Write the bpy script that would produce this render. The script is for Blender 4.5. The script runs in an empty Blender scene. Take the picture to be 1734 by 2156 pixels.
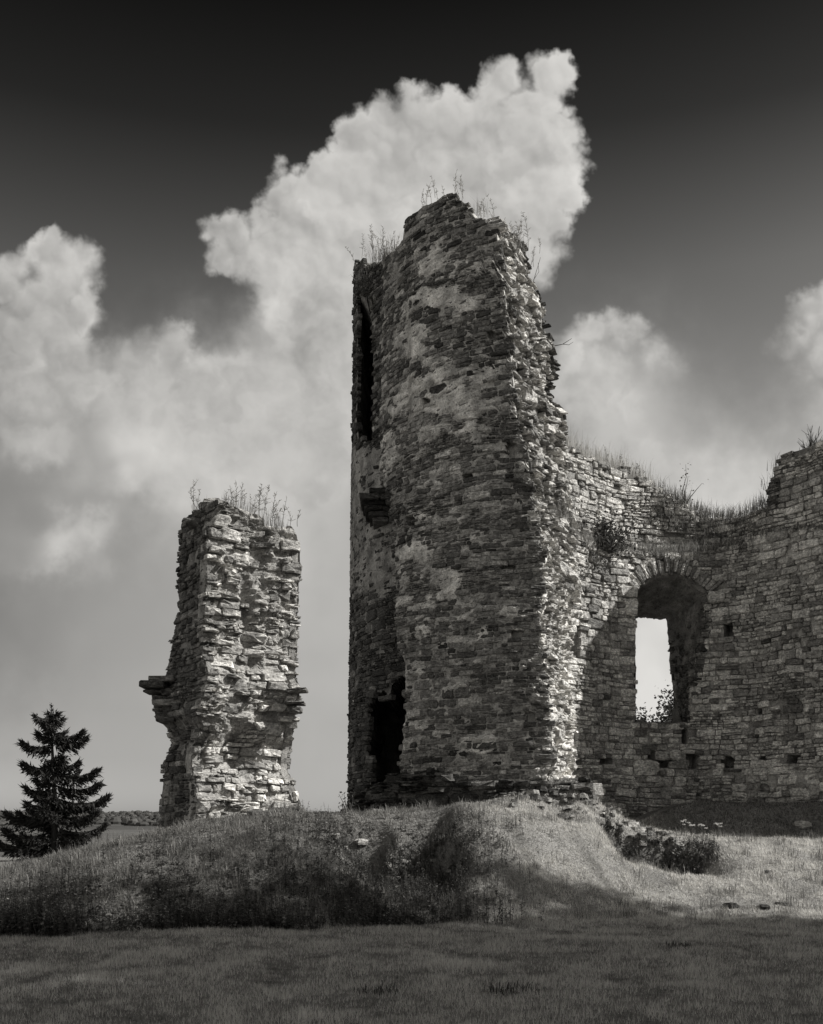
import bpy, math, random
import numpy as np

# ------------------------------------------------------------------ camera
W_REF, H_REF = 1734.0, 2156.0          # working grid used when the photograph was measured
FOC = 1.30                             # focal length / picture width
KPX = 1.0 / (W_REF * FOC)
EYE = 1.60
HZN = 1740.0
scene = bpy.context.scene
cam_data = bpy.data.cameras.new("camera")
cam_data.sensor_fit = 'HORIZONTAL'
cam_data.sensor_width = 36.0
cam_data.lens = 36.0 * FOC
cam_data.shift_y = (HZN - H_REF / 2) / W_REF
cam_data.clip_start = 0.1
cam_data.clip_end = 12000.0
cam = bpy.data.objects.new("camera", cam_data)
cam.location = (0, 0, EYE)
cam.rotation_euler = (math.radians(90), 0, 0)
scene.collection.objects.link(cam)
scene.camera = cam

# ------------------------------------------------------------------ exposure / view
vs = scene.view_settings
vs.view_transform = 'Standard'
vs.look = 'None'
vs.exposure = 0.35
vs.gamma = 1.0
vs.use_curve_mapping = False
scene.render.engine = 'CYCLES'
scene.cycles.max_bounces = 5
scene.cycles.diffuse_bounces = 3
scene.cycles.glossy_bounces = 1
scene.cycles.transmission_bounces = 1
scene.cycles.transparent_max_bounces = 4
scene.cycles.use_denoising = True

# ------------------------------------------------------------------ sun
SUN_AZ, SUN_EL = math.radians(83), math.radians(41)      # azimuth measured to the right of the view axis, towards the viewer
SUN_DIR = np.array([math.sin(SUN_AZ) * math.cos(SUN_EL), -math.cos(SUN_AZ) * math.cos(SUN_EL), math.sin(SUN_EL)])
sun_data = bpy.data.lights.new("sun", 'SUN')
sun_data.energy = 5.0
sun_data.angle = math.radians(0.5)
sun_data.color = (1.0, 0.985, 0.955)
sun = bpy.data.objects.new("sun", sun_data)
scene.collection.objects.link(sun)
from mathutils import Vector
sun.rotation_euler = Vector(SUN_DIR).to_track_quat('Z', 'Y').to_euler()
sun.location = (30, -5, 40)

# ------------------------------------------------------------------ sky: red-filtered monochrome sky with cumulus
world = bpy.data.worlds.new("World")
scene.world = world
world.use_nodes = True
world.cycles.sampling_method = 'MANUAL'
world.cycles.sample_map_resolution = 512
SKY_STRENGTH = 0.10
SKY_LEVEL = 0.80


def px_dir(px, py):
    v = np.array([(px - 867) * KPX, 1.0, (HZN - py) * KPX])
    return v / np.linalg.norm(v), np.linalg.norm(v)


CLOUDS = [  # px, py, radius
    # tall cloud behind the tower
    (1192, 148, 30), (1152, 160, 40), (1062, 158, 42), (1040, 200, 46), (1105, 226, 60), (1155, 215, 40), (1185, 185, 22), (1020, 240, 58), (955, 250, 62), (880, 250, 58),
    (810, 245, 48), (765, 275, 50), (735, 300, 32), (1195, 310, 44), (1150, 300, 70), (1040, 330, 110), (910, 330, 90), (830, 330, 70),
    (1140, 400, 85), (1190, 390, 40), (1160, 470, 50), (1130, 540, 42), (1080, 480, 90),
    (755, 385, 62), (680, 390, 52), (610, 395, 50), (575, 420, 36), (640, 450, 75), (740, 460, 95), (860, 460, 120),
    (560, 475, 45), (500, 492, 40), (450, 488, 30), (425, 505, 16), (470, 530, 34), (540, 540, 60), (620, 560, 95), (760, 590, 130), (560, 620, 52), (620, 680, 95), (730, 720, 130),
    (555, 560, 50), (440, 540, 18),
    (860, 600, 110), (960, 500, 110), (1080, 560, 66), (800, 720, 120), (900, 760, 120), (1130, 575, 26),
    # left cumulus
    (112, 520, 38), (75, 530, 38), (175, 545, 46), (130, 575, 70), (35, 560, 42), (0, 590, 60), (190, 600, 36), (170, 650, 46), (70, 650, 90), (-60, 560, 60),
    (20, 740, 110), (130, 740, 60), (-90, 760, 130),
    # lower bank
    (372, 735, 42), (340, 765, 45), (270, 770, 48), (220, 760, 40), (420, 780, 48), (490, 775, 50), (560, 790, 70), (160, 800, 80), (300, 840, 100), (420, 860, 100), (560, 880, 120), (700, 880, 130),
    (60, 840, 80), (-40, 880, 80), (480, 970, 90), (590, 990, 80), (690, 1010, 90), (380, 930, 60),
    (100, 925, 46), (60, 945, 44), (15, 920, 44), (275, 1000, 26), (250, 1040, 30), (130, 1160, 46), (190, 1120, 38), (90, 1200, 24), (215, 1190, 34),
    # right clouds
    (1250, 700, 42), (1310, 710, 46), (1200, 760, 60), (1290, 790, 80), (1370, 760, 50), (1230, 860, 80), (1330, 860, 60), (1410, 780, 26),
    (1745, 660, 60), (1715, 655, 46), (1685, 715, 48), (1700, 690, 46), (1740, 760, 60), (1700, 790, 40), (1780, 640, 60), (1660, 740, 14), (1690, 640, 10), (1790, 720, 90), (1740, 840, 50), (1790, 860, 70),
    (1380, 960, 70), (1300, 950, 60),
]


def _hash(ix, iy, iz, seed):
    h = (ix * 374761393 + iy * 668265263 + iz * 2147483647 + seed * 1274126177) & 0xFFFFFFFF
    h = ((h ^ (h >> 13)) * 1274126177) & 0xFFFFFFFF
    return h ^ (h >> 16)


def perlin(x, y, z=None, seed=0):
    """gradient noise, about -0.7..0.7, any array shape"""
    x = np.asarray(x, dtype=np.float64); y = np.asarray(y, dtype=np.float64)
    if z is None:
        ix = np.floor(x).astype(np.int64); iy = np.floor(y).astype(np.int64)
        fx = x - ix; fy = y - iy
        ux = fx * fx * fx * (fx * (fx * 6 - 15) + 10); uy = fy * fy * fy * (fy * (fy * 6 - 15) + 10)

        def gr(a, b, dx, dy):
            h = _hash(ix + a, iy + b, 7, seed) * (2 * math.pi / 4294967296.0)
            return np.cos(h) * dx + np.sin(h) * dy
        a = gr(0, 0, fx, fy); b = gr(1, 0, fx - 1, fy); c = gr(0, 1, fx, fy - 1); d = gr(1, 1, fx - 1, fy - 1)
        return (a + (b - a) * ux) * (1 - uy) + (c + (d - c) * ux) * uy
    z = np.asarray(z, dtype=np.float64)
    x, y, z = np.broadcast_arrays(x, y, z)
    ix = np.floor(x).astype(np.int64); iy = np.floor(y).astype(np.int64); iz = np.floor(z).astype(np.int64)
    fx = x - ix; fy = y - iy; fz = z - iz
    ux = fx * fx * (3 - 2 * fx); uy = fy * fy * (3 - 2 * fy); uz = fz * fz * (3 - 2 * fz)
    tot = 0.0
    for a in (0, 1):
        for b in (0, 1):
            for c in (0, 1):
                h = _hash(ix + a, iy + b, iz + c, seed)
                gx = (h & 1023) / 511.5 - 1; gy = ((h >> 10) & 1023) / 511.5 - 1; gz = ((h >> 20) & 1023) / 511.5 - 1
                dot = gx * (fx - a) + gy * (fy - b) + gz * (fz - c)
                tot = tot + dot * (ux if a else 1 - ux) * (uy if b else 1 - uy) * (uz if c else 1 - uz)
    return tot


def fbm(x, y, z=None, octaves=4, rough=0.5, seed=0):
    t, amp, f = 0.0, 1.0, 1.0
    for o in range(octaves):
        t = t + amp * perlin(np.asarray(x) * f, np.asarray(y) * f, None if z is None else np.asarray(z) * f, seed + o * 17)
        amp *= rough; f *= 2.03
    return t


def sstep(a, b, x):
    t = np.clip((np.asarray(x, dtype=np.float64) - a) / (b - a), 0, 1)
    return t * t * (3 - 2 * t)


AZ0, AZ1, EL0, EL1 = -0.56, 0.56, 0.0, 0.86


def cloud_map():
    """cover and brightness of the cumulus over a window of azimuth and elevation, worked out as overlapping billowing puffs lit by the sun"""
    w, h = 1400, 1076
    az = AZ0 + (np.arange(w) + .5) / w * (AZ1 - AZ0)
    el = EL0 + (np.arange(h) + .5) / h * (EL1 - EL0)
    A, E = np.meshgrid(az, el)
    px = 867 + np.tan(A) / KPX
    py = HZN - np.tan(E) / np.cos(A) / KPX
    s = 1 / 100.0
    wx = fbm(px * s * .9, py * s * .9, octaves=5, rough=.55, seed=1); wy = fbm(px * s * .9, py * s * .9, octaves=5, rough=.55, seed=40)
    wx2 = fbm(px * s * 4, py * s * 4, octaves=4, rough=.6, seed=5); wy2 = fbm(px * s * 4, py * s * 4, octaves=4, rough=.6, seed=60)
    qx = px + 32 * wx + 6 * wx2
    qy = py + 32 * wy + 6 * wy2
    H = np.full(px.shape, -60.0)
    K = 11.0
    for (bx, by, r) in CLOUDS:
        m = (np.abs(px - bx) < r + 110) & (np.abs(py - by) < r + 110)
        d = np.sqrt((qx[m] - bx) ** 2 + (qy[m] - by) ** 2)
        v = (r + 8 - d)
        o = H[m]
        k = np.maximum(K - np.abs(o - v), 0) / K
        H[m] = np.maximum(o, v) + k * k * K * .25
    # hundreds of small round puffs give the cauliflower edge and the soft modelling inside
    rp = np.random.RandomState(4)
    Z = np.full(px.shape, -1e3)
    n_ok = 0
    while n_ok < 1500:
        jx, jy = rp.randint(0, w), rp.randint(0, h)
        hh = H[jy, jx]
        if hh < 9:
            continue
        n_ok += 1
        r = rp.uniform(8, 22) + min(max(hh, 0), 60) * rp.uniform(.15, .8)
        cx, cy = px[jy, jx], py[jy, jx]
        e = int(r / .5) + 6
        sl = (slice(max(jy - e, 0), jy + e), slice(max(jx - e, 0), jx + e))
        d2 = (px[sl] + 9 * wx2[sl] - cx) ** 2 + (py[sl] + 9 * wy2[sl] - cy) ** 2
        Z[sl] = np.maximum(Z[sl], np.minimum(max(hh, 0), 50) * .8 + np.sqrt(np.maximum(r * r - d2, 0)) + np.where(d2 > r * r, -1e3, 0))
        H[sl] = np.maximum(H[sl], np.minimum(r - np.sqrt(d2), 22) * .8)
    Z = np.maximum(Z, 0)
    soft = 23 + 50 * sstep(470, 900, py) + 60 * sstep(880, 1200, py) + 30 * sstep(1150, 1350, px) * sstep(640, 760, py)
    soft = soft * (1 + 1.2 * np.clip(fbm(px * s * .8, py * s * .8, octaves=2, seed=90), -.35, .9))
    cover = sstep(0, 1, (H + 16 * sstep(600, 800, py)) / soft) * (1 - .30 * sstep(700, 1000, py))
    cover = cover * (1 - .95 * sstep(1120, 1420, py + 90 * wx))

    def blur(a, n):
        for _ in range(n):
            a = a.copy()
            a[1:-1, 1:-1] = (a[1:-1, 1:-1] * 2 + a[:-2, 1:-1] + a[2:, 1:-1] + a[1:-1, :-2] + a[1:-1, 2:]) / 6
        return a
    # relief for the light on the puffs: broad billows with a little crisp detail
    T = Z + 14 * fbm(px * s * .6, py * s * .6, octaves=2, seed=33) + 7 * wx2
    T = blur(T, 26) * .75 + blur(T, 6) * .25
    gy_, gx_ = np.gradient(T)
    sc_ = (AZ1 - AZ0) / w / KPX
    lit = blur(np.tanh((-gx_ * .70 - gy_ * .70) / sc_ * .9), 5)          # sun above and to the right; row index grows upwards
    low = sstep(560, 900, py)
    br = .50 + .075 * lit * (1 - .6 * low) + .16 * fbm(px * s * .55 + .4 * wx, py * s * .55 + .4 * wy, octaves=4, rough=.55, seed=77) + .05 * fbm(px * s * 1.3, py * s * 1.3, octaves=4, seed=78)
    br = br + .05 * sstep(30, 4, H) * (1 - low)
    br = br - .12 * sstep(260, -40, px) * sstep(600, 800, py)
    br = br - .09 * np.exp(-((px - 60) / 170) ** 2 - ((py - 690) / 75) ** 2) - .07 * np.exp(-((px - 620) / 120) ** 2 - ((py - 730) / 45) ** 2)
    # veils: broad soft banks of bright or grey air
    cov2 = cover
    vwx = fbm(px * s * .7, py * s * .7, octaves=3, rough=.45, seed=301)
    for (vx, vy, rx, ry, vb, vo) in VEILS:
        d2 = ((px + 60 * vwx - vx) / rx) ** 2 + ((py + 60 * wy - vy) / ry) ** 2
        a2 = vo * np.exp(-d2 * 1.4) * (1 + .5 * vwx)
        a2 = np.clip(a2, 0, 1)
        tot = cov2 + a2 * (1 - cov2)
        br = (br * cov2 + vb * a2 * (1 - cov2)) / np.maximum(tot, 1e-4)
        cov2 = tot
    return np.clip(br, .1, .72), np.clip(cov2, 0, 1)


VEILS = [(125, 1150, 62, 48, .60, .85), (185, 1105, 60, 36, .54, .75), (268, 1005, 36, 50, .58, .8), (95, 930, 60, 40, .60, .75), (70, 1190, 50, 30, .42, .5),
         (440, 920, 340, 170, .66, .95), (600, 1080, 240, 270, .56, .85), (190, 960, 80, 60, .16, .6), (120, 1150, 150, 100, .36, .7), (60, 1040, 120, 70, .2, .5), (300, 1010, 60, 60, .42, .5), (-40, 1300, 260, 260, .13, .55),
         (1300, 900, 170, 190, .56, .75), (1520, 1120, 340, 190, .68, 1.0), (1440, 1420, 380, 330, .84, .97), (1720, 1000, 150, 170, .40, .5), (640, 780, 160, 150, .42, .7),
         (1560, 900, 150, 60, .24, .3), (400, 1560, 480, 250, .40, .6), (700, 1450, 260, 330, .47, .8)]


def make_world():
    nt = world.node_tree
    nt.nodes.clear()
    L = nt.links.new

    def mk(typ, **kw):
        n = nt.nodes.new(typ)
        for a, b in kw.items():
            setattr(n, a, b)
        return n

    def mth(op, a, b=None, c=None):
        n = mk('ShaderNodeMath', operation=op)
        for i, q in enumerate((a, b, c)):
            if q is None:
                continue
            if isinstance(q, (int, float)):
                n.inputs[i].default_value = q
            else:
                L(q, n.inputs[i])
        return n.outputs[0]

    br, cover = cloud_map()
    h, w = br.shape
    img = bpy.data.images.new("cumulus", w, h, float_buffer=True, is_data=True)
    buf = np.ones((h, w, 4), dtype=np.float32)
    buf[..., 0] = br; buf[..., 1] = cover
    img.pixels.foreach_set(buf.ravel())
    img.update()

    tc = mk('ShaderNodeTexCoord')
    nv = mk('ShaderNodeVectorMath', operation='NORMALIZE'); L(tc.outputs['Generated'], nv.inputs[0])
    v = nv.outputs[0]
    sp = mk('ShaderNodeSeparateXYZ'); L(v, sp.inputs[0])
    az = mth('ARCTAN2', sp.outputs['X'], sp.outputs['Y'])
    el = mth('ARCSINE', sp.outputs['Z'])
    cu = mth('MULTIPLY_ADD', az, 1 / (AZ1 - AZ0), -AZ0 / (AZ1 - AZ0))
    cv = mth('MULTIPLY_ADD', el, 1 / (EL1 - EL0), -EL0 / (EL1 - EL0))
    cb = mk('ShaderNodeCombineXYZ'); L(cu, cb.inputs[0]); L(cv, cb.inputs[1])
    it = mk('ShaderNodeTexImage'); it.image = img; it.extension = 'CLIP'; it.interpolation = 'Linear'
    L(cb.outputs[0], it.inputs['Vector'])
    sc = mk('ShaderNodeSeparateColor'); L(it.outputs['Color'], sc.inputs[0])
    # the same kind of cumulus over the rest of the sky
    n3 = mk('ShaderNodeTexNoise'); n3.inputs['Scale'].default_value = 3.4; n3.inputs['Detail'].default_value = 5
    n3.inputs['Roughness'].default_value = .55
    L(v, n3.inputs['Vector'])
    rest = mk('ShaderNodeMapRange', interpolation_type='SMOOTHSTEP'); L(n3.outputs['Fac'], rest.inputs['Value'])
    rest.inputs['From Min'].default_value = .445; rest.inputs['From Max'].default_value = .50
    off = mk('ShaderNodeMapRange', interpolation_type='SMOOTHSTEP'); L(mth('ABSOLUTE', az), off.inputs['Value'])
    off.inputs['From Min'].default_value = .44; off.inputs['From Max'].default_value = .60
    up = mk('ShaderNodeMapRange', interpolation_type='SMOOTHSTEP'); L(el, up.inputs['Value'])
    up.inputs['From Min'].default_value = .80; up.inputs['From Max'].default_value = .95
    lowr = mk('ShaderNodeMapRange', interpolation_type='SMOOTHSTEP'); L(el, lowr.inputs['Value'])
    lowr.inputs['From Min'].default_value = .10; lowr.inputs['From Max'].default_value = .30
    restc = mth('MULTIPLY', mth('MULTIPLY', rest.outputs[0], lowr.outputs[0]), mth('MAXIMUM', off.outputs[0], up.outputs[0]))
    cov = mth('MAXIMUM', sc.outputs[1], restc)
    brr = mth('MULTIPLY_ADD', n3.outputs['Fac'], .5, .25)
    brs = mk('ShaderNodeMix', data_type='FLOAT')
    L(mth('GREATER_THAN', restc, sc.outputs[1]), brs.inputs[0]); L(sc.outputs[0], brs.inputs[2]); L(brr, brs.inputs[3])

    # clear sky: red channel of the daylight sky, as panchromatic film records it behind a red filter
    sky = mk('ShaderNodeTexSky')
    sky.sky_type = 'NISHITA'
    sky.sun_disc = False
    sky.sun_elevation = SUN_EL
    sky.sun_rotation = math.atan2(SUN_DIR[0], SUN_DIR[1])
    sky.altitude = 300
    ss = mk('ShaderNodeSeparateColor'); L(sky.outputs[0], ss.inputs[0])
    ramp = mk('ShaderNodeValToRGB'); L(sp.outputs['Z'], ramp.inputs[0])
    cr = ramp.color_ramp
    cr.elements[0].position = RAMP[0][0]; cr.elements[0].color = (RAMP[0][1],) * 3 + (1,)
    cr.elements[1].position = RAMP[-1][0]; cr.elements[1].color = (RAMP[-1][1],) * 3 + (1,)
    for pos, val in RAMP[1:-1]:
        e = cr.elements.new(pos); e.color = (val,) * 3 + (1,)
    clear = mth('MULTIPLY', mth('POWER', mth('MULTIPLY', ss.outputs[0], SKY_GAIN), SKY_POW), ramp.outputs[0])
    mix = mk('ShaderNodeMix', data_type='FLOAT')
    L(cov, mix.inputs[0]); L(clear, mix.inputs[2]); L(brs.outputs[0], mix.inputs[3])
    tn = mk('ShaderNodeVectorMath', operation='SCALE')
    tn.inputs[0].default_value = (SKY_LEVEL / SKY_STRENGTH, 0.98 * SKY_LEVEL / SKY_STRENGTH, 0.94 * SKY_LEVEL / SKY_STRENGTH)
    L(mix.outputs[0], tn.inputs['Scale'])
    bg = mk('ShaderNodeBackground'); bg.inputs['Strength'].default_value = SKY_STRENGTH
    L(tn.outputs[0], bg.inputs['Color'])
    out = mk('ShaderNodeOutputWorld'); L(bg.outputs[0], out.inputs['Surface'])


SKY_GAIN, SKY_POW = 0.30, 2.0
RAMP = [(0.0, .19), (0.062, .215), (.105, .31), (0.149, .48), (0.19, .65), (0.233, .80), (0.31, .95), (0.384, .88), (0.45, .74), (0.545, .22), (0.62, .065), (0.75, .055), (1.0, .055)]
make_world()

# ------------------------------------------------------------------ helpers
COL = scene.collection


def zpy(py, Y):
    """height of the picture row py (working grid) at depth Y"""
    return EYE + (HZN - np.asarray(py, dtype=float)) * KPX * Y


def xpx(px, Y):
    return (np.asarray(px, dtype=float) - 867) * KPX * Y


def table(pairs):
    p = sorted(pairs)
    a = np.array([q[0] for q in p], float); b = np.array([q[1] for q in p], float)
    return lambda t: np.interp(t, a, b)


def mesh_obj(name, verts, faces, mat, parent=None, tone=None, smooth=False, origin=None):
    """faces: list of integer arrays (n,3) / (n,4) / (n,k)"""
    verts = np.asarray(verts, dtype=np.float64).reshape(-1, 3)
    if origin is not None:
        verts = verts - np.asarray(origin)
    faces = [np.asarray(f, dtype=np.int32) for f in faces if len(f)]
    me = bpy.data.meshes.new(name)
    me.vertices.add(len(verts))
    me.vertices.foreach_set('co', verts.astype(np.float32).ravel())
    loops = np.concatenate([f.ravel() for f in faces])
    tot = np.concatenate([np.full(len(f), f.shape[1], dtype=np.int32) for f in faces])
    start = np.concatenate([[0], np.cumsum(tot)[:-1]]).astype(np.int32)
    me.loops.add(len(loops)); me.loops.foreach_set('vertex_index', loops)
    me.polygons.add(len(tot)); me.polygons.foreach_set('loop_start', start)
    try:
        me.polygons.foreach_set('loop_total', tot)
    except Exception:
        pass
    me.polygons.foreach_set('use_smooth', np.full(len(tot), bool(smooth)))
    if tone is not None:
        at = me.attributes.new('tone', 'FLOAT', 'POINT')
        at.data.foreach_set('value', np.broadcast_to(np.asarray(tone, dtype=np.float32), (len(verts),)).copy())
    me.update(calc_edges=True)
    me.materials.append(mat)
    o = bpy.data.objects.new(name, me)
    if origin is not None:
        o.location = origin
    COL.objects.link(o)
    if parent is not None:
        o.parent = parent
        o.matrix_parent_inverse = parent_inv(parent)
    return o


def parent_inv(p):
    from mathutils import Matrix
    return Matrix.Translation(p.location).inverted()


def empty(name, loc, label, cat, group=None):
    o = bpy.data.objects.new(name, None)
    o.empty_display_size = .3
    o.location = tuple(float(v) for v in loc)
    COL.objects.link(o)
    return tag(o, label, cat, group)


def tag(o, label=None, cat=None, group=None, kind=None):
    if label: o['label'] = label
    if cat: o['category'] = cat
    if group: o['group'] = group
    if kind: o['kind'] = kind
    return o


# ------------------------------------------------------------------ materials (a black and white print: greys with a faint warm cast)
def new_mat(name):
    m = bpy.data.materials.new(name)
    m.use_nodes = True
    nt = m.node_tree
    b = nt.nodes['Principled BSDF']
    b.inputs['Roughness'].default_value = .92
    if 'Specular IOR Level' in b.inputs:
        b.inputs['Specular IOR Level'].default_value = .18
    return m, nt, b


def nd(nt, typ, **kw):
    n = nt.nodes.new(typ)
    for a, b in kw.items():
        setattr(n, a, b)
    return n


def link(nt, a, b):
    nt.links.new(a, b)


def mnode(nt, op, a, b=None, c=None):
    n = nd(nt, 'ShaderNodeMath', operation=op)
    for i, q in enumerate((a, b, c)):
        if q is None: continue
        if isinstance(q, (int, float)): n.inputs[i].default_value = q
        else: link(nt, q, n.inputs[i])
    return n.outputs[0]


def noise(nt, vec, scale, detail=4, rough=.55):
    n = nd(nt, 'ShaderNodeTexNoise')
    n.inputs['Scale'].default_value = scale; n.inputs['Detail'].default_value = detail; n.inputs['Roughness'].default_value = rough
    link(nt, vec, n.inputs['Vector'])
    return n.outputs['Fac']


def scaled(nt, vec, s):
    n = nd(nt, 'ShaderNodeVectorMath', operation='MULTIPLY')
    link(nt, vec, n.inputs[0]); n.inputs[1].default_value = s
    return n.outputs[0]


def remap(nt, v, a, b, c, d, smooth=False):
    n = nd(nt, 'ShaderNodeMapRange')
    if smooth: n.interpolation_type = 'SMOOTHSTEP'
    link(nt, v, n.inputs['Value'])
    for k, x in zip(('From Min', 'From Max', 'To Min', 'To Max'), (a, b, c, d)):
        n.inputs[k].default_value = x
    return n.outputs[0]


def grey_to(nt, b, fac, tint=(1.0, .975, .925)):
    n = nd(nt, 'ShaderNodeVectorMath', operation='SCALE')
    n.inputs[0].default_value = tint
    link(nt, fac, n.inputs['Scale'])
    link(nt, n.outputs[0], b.inputs['Base Color'])


def attr(nt, name='tone'):
    n = nd(nt, 'ShaderNodeAttribute', attribute_name=name)
    return n.outputs['Fac']


def pos(nt):
    return nd(nt, 'ShaderNodeNewGeometry').outputs['Position']


def bump(nt, b, h, strength, dist):
    n = nd(nt, 'ShaderNodeBump')
    n.inputs['Strength'].default_value = strength; n.inputs['Distance'].default_value = dist
    link(nt, h, n.inputs['Height']); link(nt, n.outputs[0], b.inputs['Normal'])


def stone_material():
    m, nt, b = new_mat('slate_stone')
    p = pos(nt)
    t = attr(nt)
    grain = noise(nt, p, 16, 7, .68)
    strata = noise(nt, scaled(nt, p, (7, 7, 55)), 1.0, 5, .6)
    blotch = noise(nt, p, 4.5, 3)
    spots = remap(nt, noise(nt, p, 34, 3, .5), .60, .70, 0, 1)
    stain = remap(nt, noise(nt, scaled(nt, p, (1.0, 1.0, .35)), .55, 4), .35, .65, .72, 1.15)
    f = mnode(nt, 'MULTIPLY', t, remap(nt, grain, .30, .70, .30, 1.72))
    f = mnode(nt, 'MULTIPLY', f, remap(nt, strata, .3, .7, .58, 1.42))
    f = mnode(nt, 'MULTIPLY', f, remap(nt, blotch, .3, .7, .75, 1.25))
    f = mnode(nt, 'MULTIPLY', f, stain)
    f = mnode(nt, 'MULTIPLY_ADD', spots, .07, f)
    grey_to(nt, b, f)
    h = mnode(nt, 'ADD', mnode(nt, 'MULTIPLY', strata, .9), mnode(nt, 'MULTIPLY', grain, 1.0))
    bump(nt, b, h, 1.0, .05)
    return m


def mortar_material():
    m, nt, b = new_mat('old_mortar')
    p = pos(nt)
    t = attr(nt)
    g = noise(nt, p, 28, 7, .7)
    bl = noise(nt, p, 2.6, 5, .6)
    st = noise(nt, scaled(nt, p, (3.0, 3.0, .7)), 1.0, 4, .6)
    pits = remap(nt, noise(nt, p, 19, 3, .6), .60, .66, 1.0, .42)
    f = mnode(nt, 'MULTIPLY', t, remap(nt, g, .28, .72, .55, 1.45))
    f = mnode(nt, 'MULTIPLY', f, remap(nt, bl, .32, .68, .50, 1.42))
    f = mnode(nt, 'MULTIPLY', f, remap(nt, st, .3, .7, .70, 1.2))
    f = mnode(nt, 'MULTIPLY', f, pits)
    grey_to(nt, b, f)
    bump(nt, b, mnode(nt, 'ADD', g, mnode(nt, 'MULTIPLY', pits, .4)), 1.0, .03)
    return m


MAT_STONE = stone_material()
MAT_MORTAR = mortar_material()


# ------------------------------------------------------------------ masonry
class Face:
    """a wall face: P(u, z) on the wall line, N(u, z) outward; uL/uR limits and top by height"""
    def __init__(self, P, N, uL, uR, z0, ztop):
        self.P, self.N, self.uL, self.uR, self.z0, self.ztop = P, N, uL, uR, z0, ztop

    def at(self, u, z, d):
        p = self.P(u, z); n = self.N(u, z)
        return p + n * np.asarray(d)[..., None]


def curve_face(pts_xy):
    """wall line through plan points; u is length along it. The outward side is to the right-hand of travel reversed (towards the viewer)."""
    q = np.asarray(pts_xy, float)
    seg = np.linalg.norm(np.diff(q, axis=0), axis=1)
    cum = np.concatenate([[0], np.cumsum(seg)])

    def P(u, z):
        return np.stack([np.interp(u, cum, q[:, 0]), np.interp(u, cum, q[:, 1]), np.asarray(z, float) + 0 * np.asarray(u)], -1)

    def N(u, z):
        e = .25
        ua = np.clip(np.asarray(u) - e, 0, cum[-1]); ub = np.clip(np.asarray(u) + e, 0, cum[-1])
        dx = np.interp(ub, cum, q[:, 0]) - np.interp(ua, cum, q[:, 0]); dy = np.interp(ub, cum, q[:, 1]) - np.interp(ua, cum, q[:, 1])
        l = np.hypot(dx, dy) + 1e-9
        return np.stack([dy / l, -dx / l, 0 * dx], -1)
    return P, N, cum, q


def lay_courses(u0, u1, z0, z1, rng, hmin=.07, hmax=.20, wmin=.14, wmax=.60, band=(.32, .62), seg=(.9, 2.2), ratio=(1.0, 4.0), thin=.20):
    """cells of coursed rubble: bands split into lengths, each length into its own courses, each course into stones"""
    cells = []
    z = z0
    while z < z1:
        bh = rng.uniform(*band)
        u = u0 - rng.uniform(0, 1.0)
        while u < u1:
            sw = rng.uniform(*seg)
            hs = []
            kind = rng.rand()
            while sum(hs) < bh:
                if kind < thin: hs.append(hmin * rng.uniform(.75, 1.15))
                elif kind > .93: hs.append(hmax * rng.uniform(1.1, 1.6))
                else: hs.append(hmin + (hmax - hmin) * rng.beta(1.3, 1.9))
            hs = np.array(hs); hs *= bh / hs.sum()
            zz = z
            for h in hs:
                a = u + rng.uniform(-.12, .12)
                while a < u + sw - .05:
                    w = min(max(h * rng.uniform(*ratio), wmin), wmax)
                    if u + sw - (a + w) < wmin: w = u + sw - a + rng.uniform(-.03, .08)
                    w = max(w, .08)
                    if h > .16 and rng.rand() < .14:
                        k = rng.uniform(.35, .65)
                        cells.append((a, a + w, zz, zz + h * k)); cells.append((a, a + w, zz + h * k, zz + h))
                    else:
                        cells.append((a, a + w, zz, zz + h))
                    a += w
                zz += h
            u += sw
        z += bh
    return np.array(cells)


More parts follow.
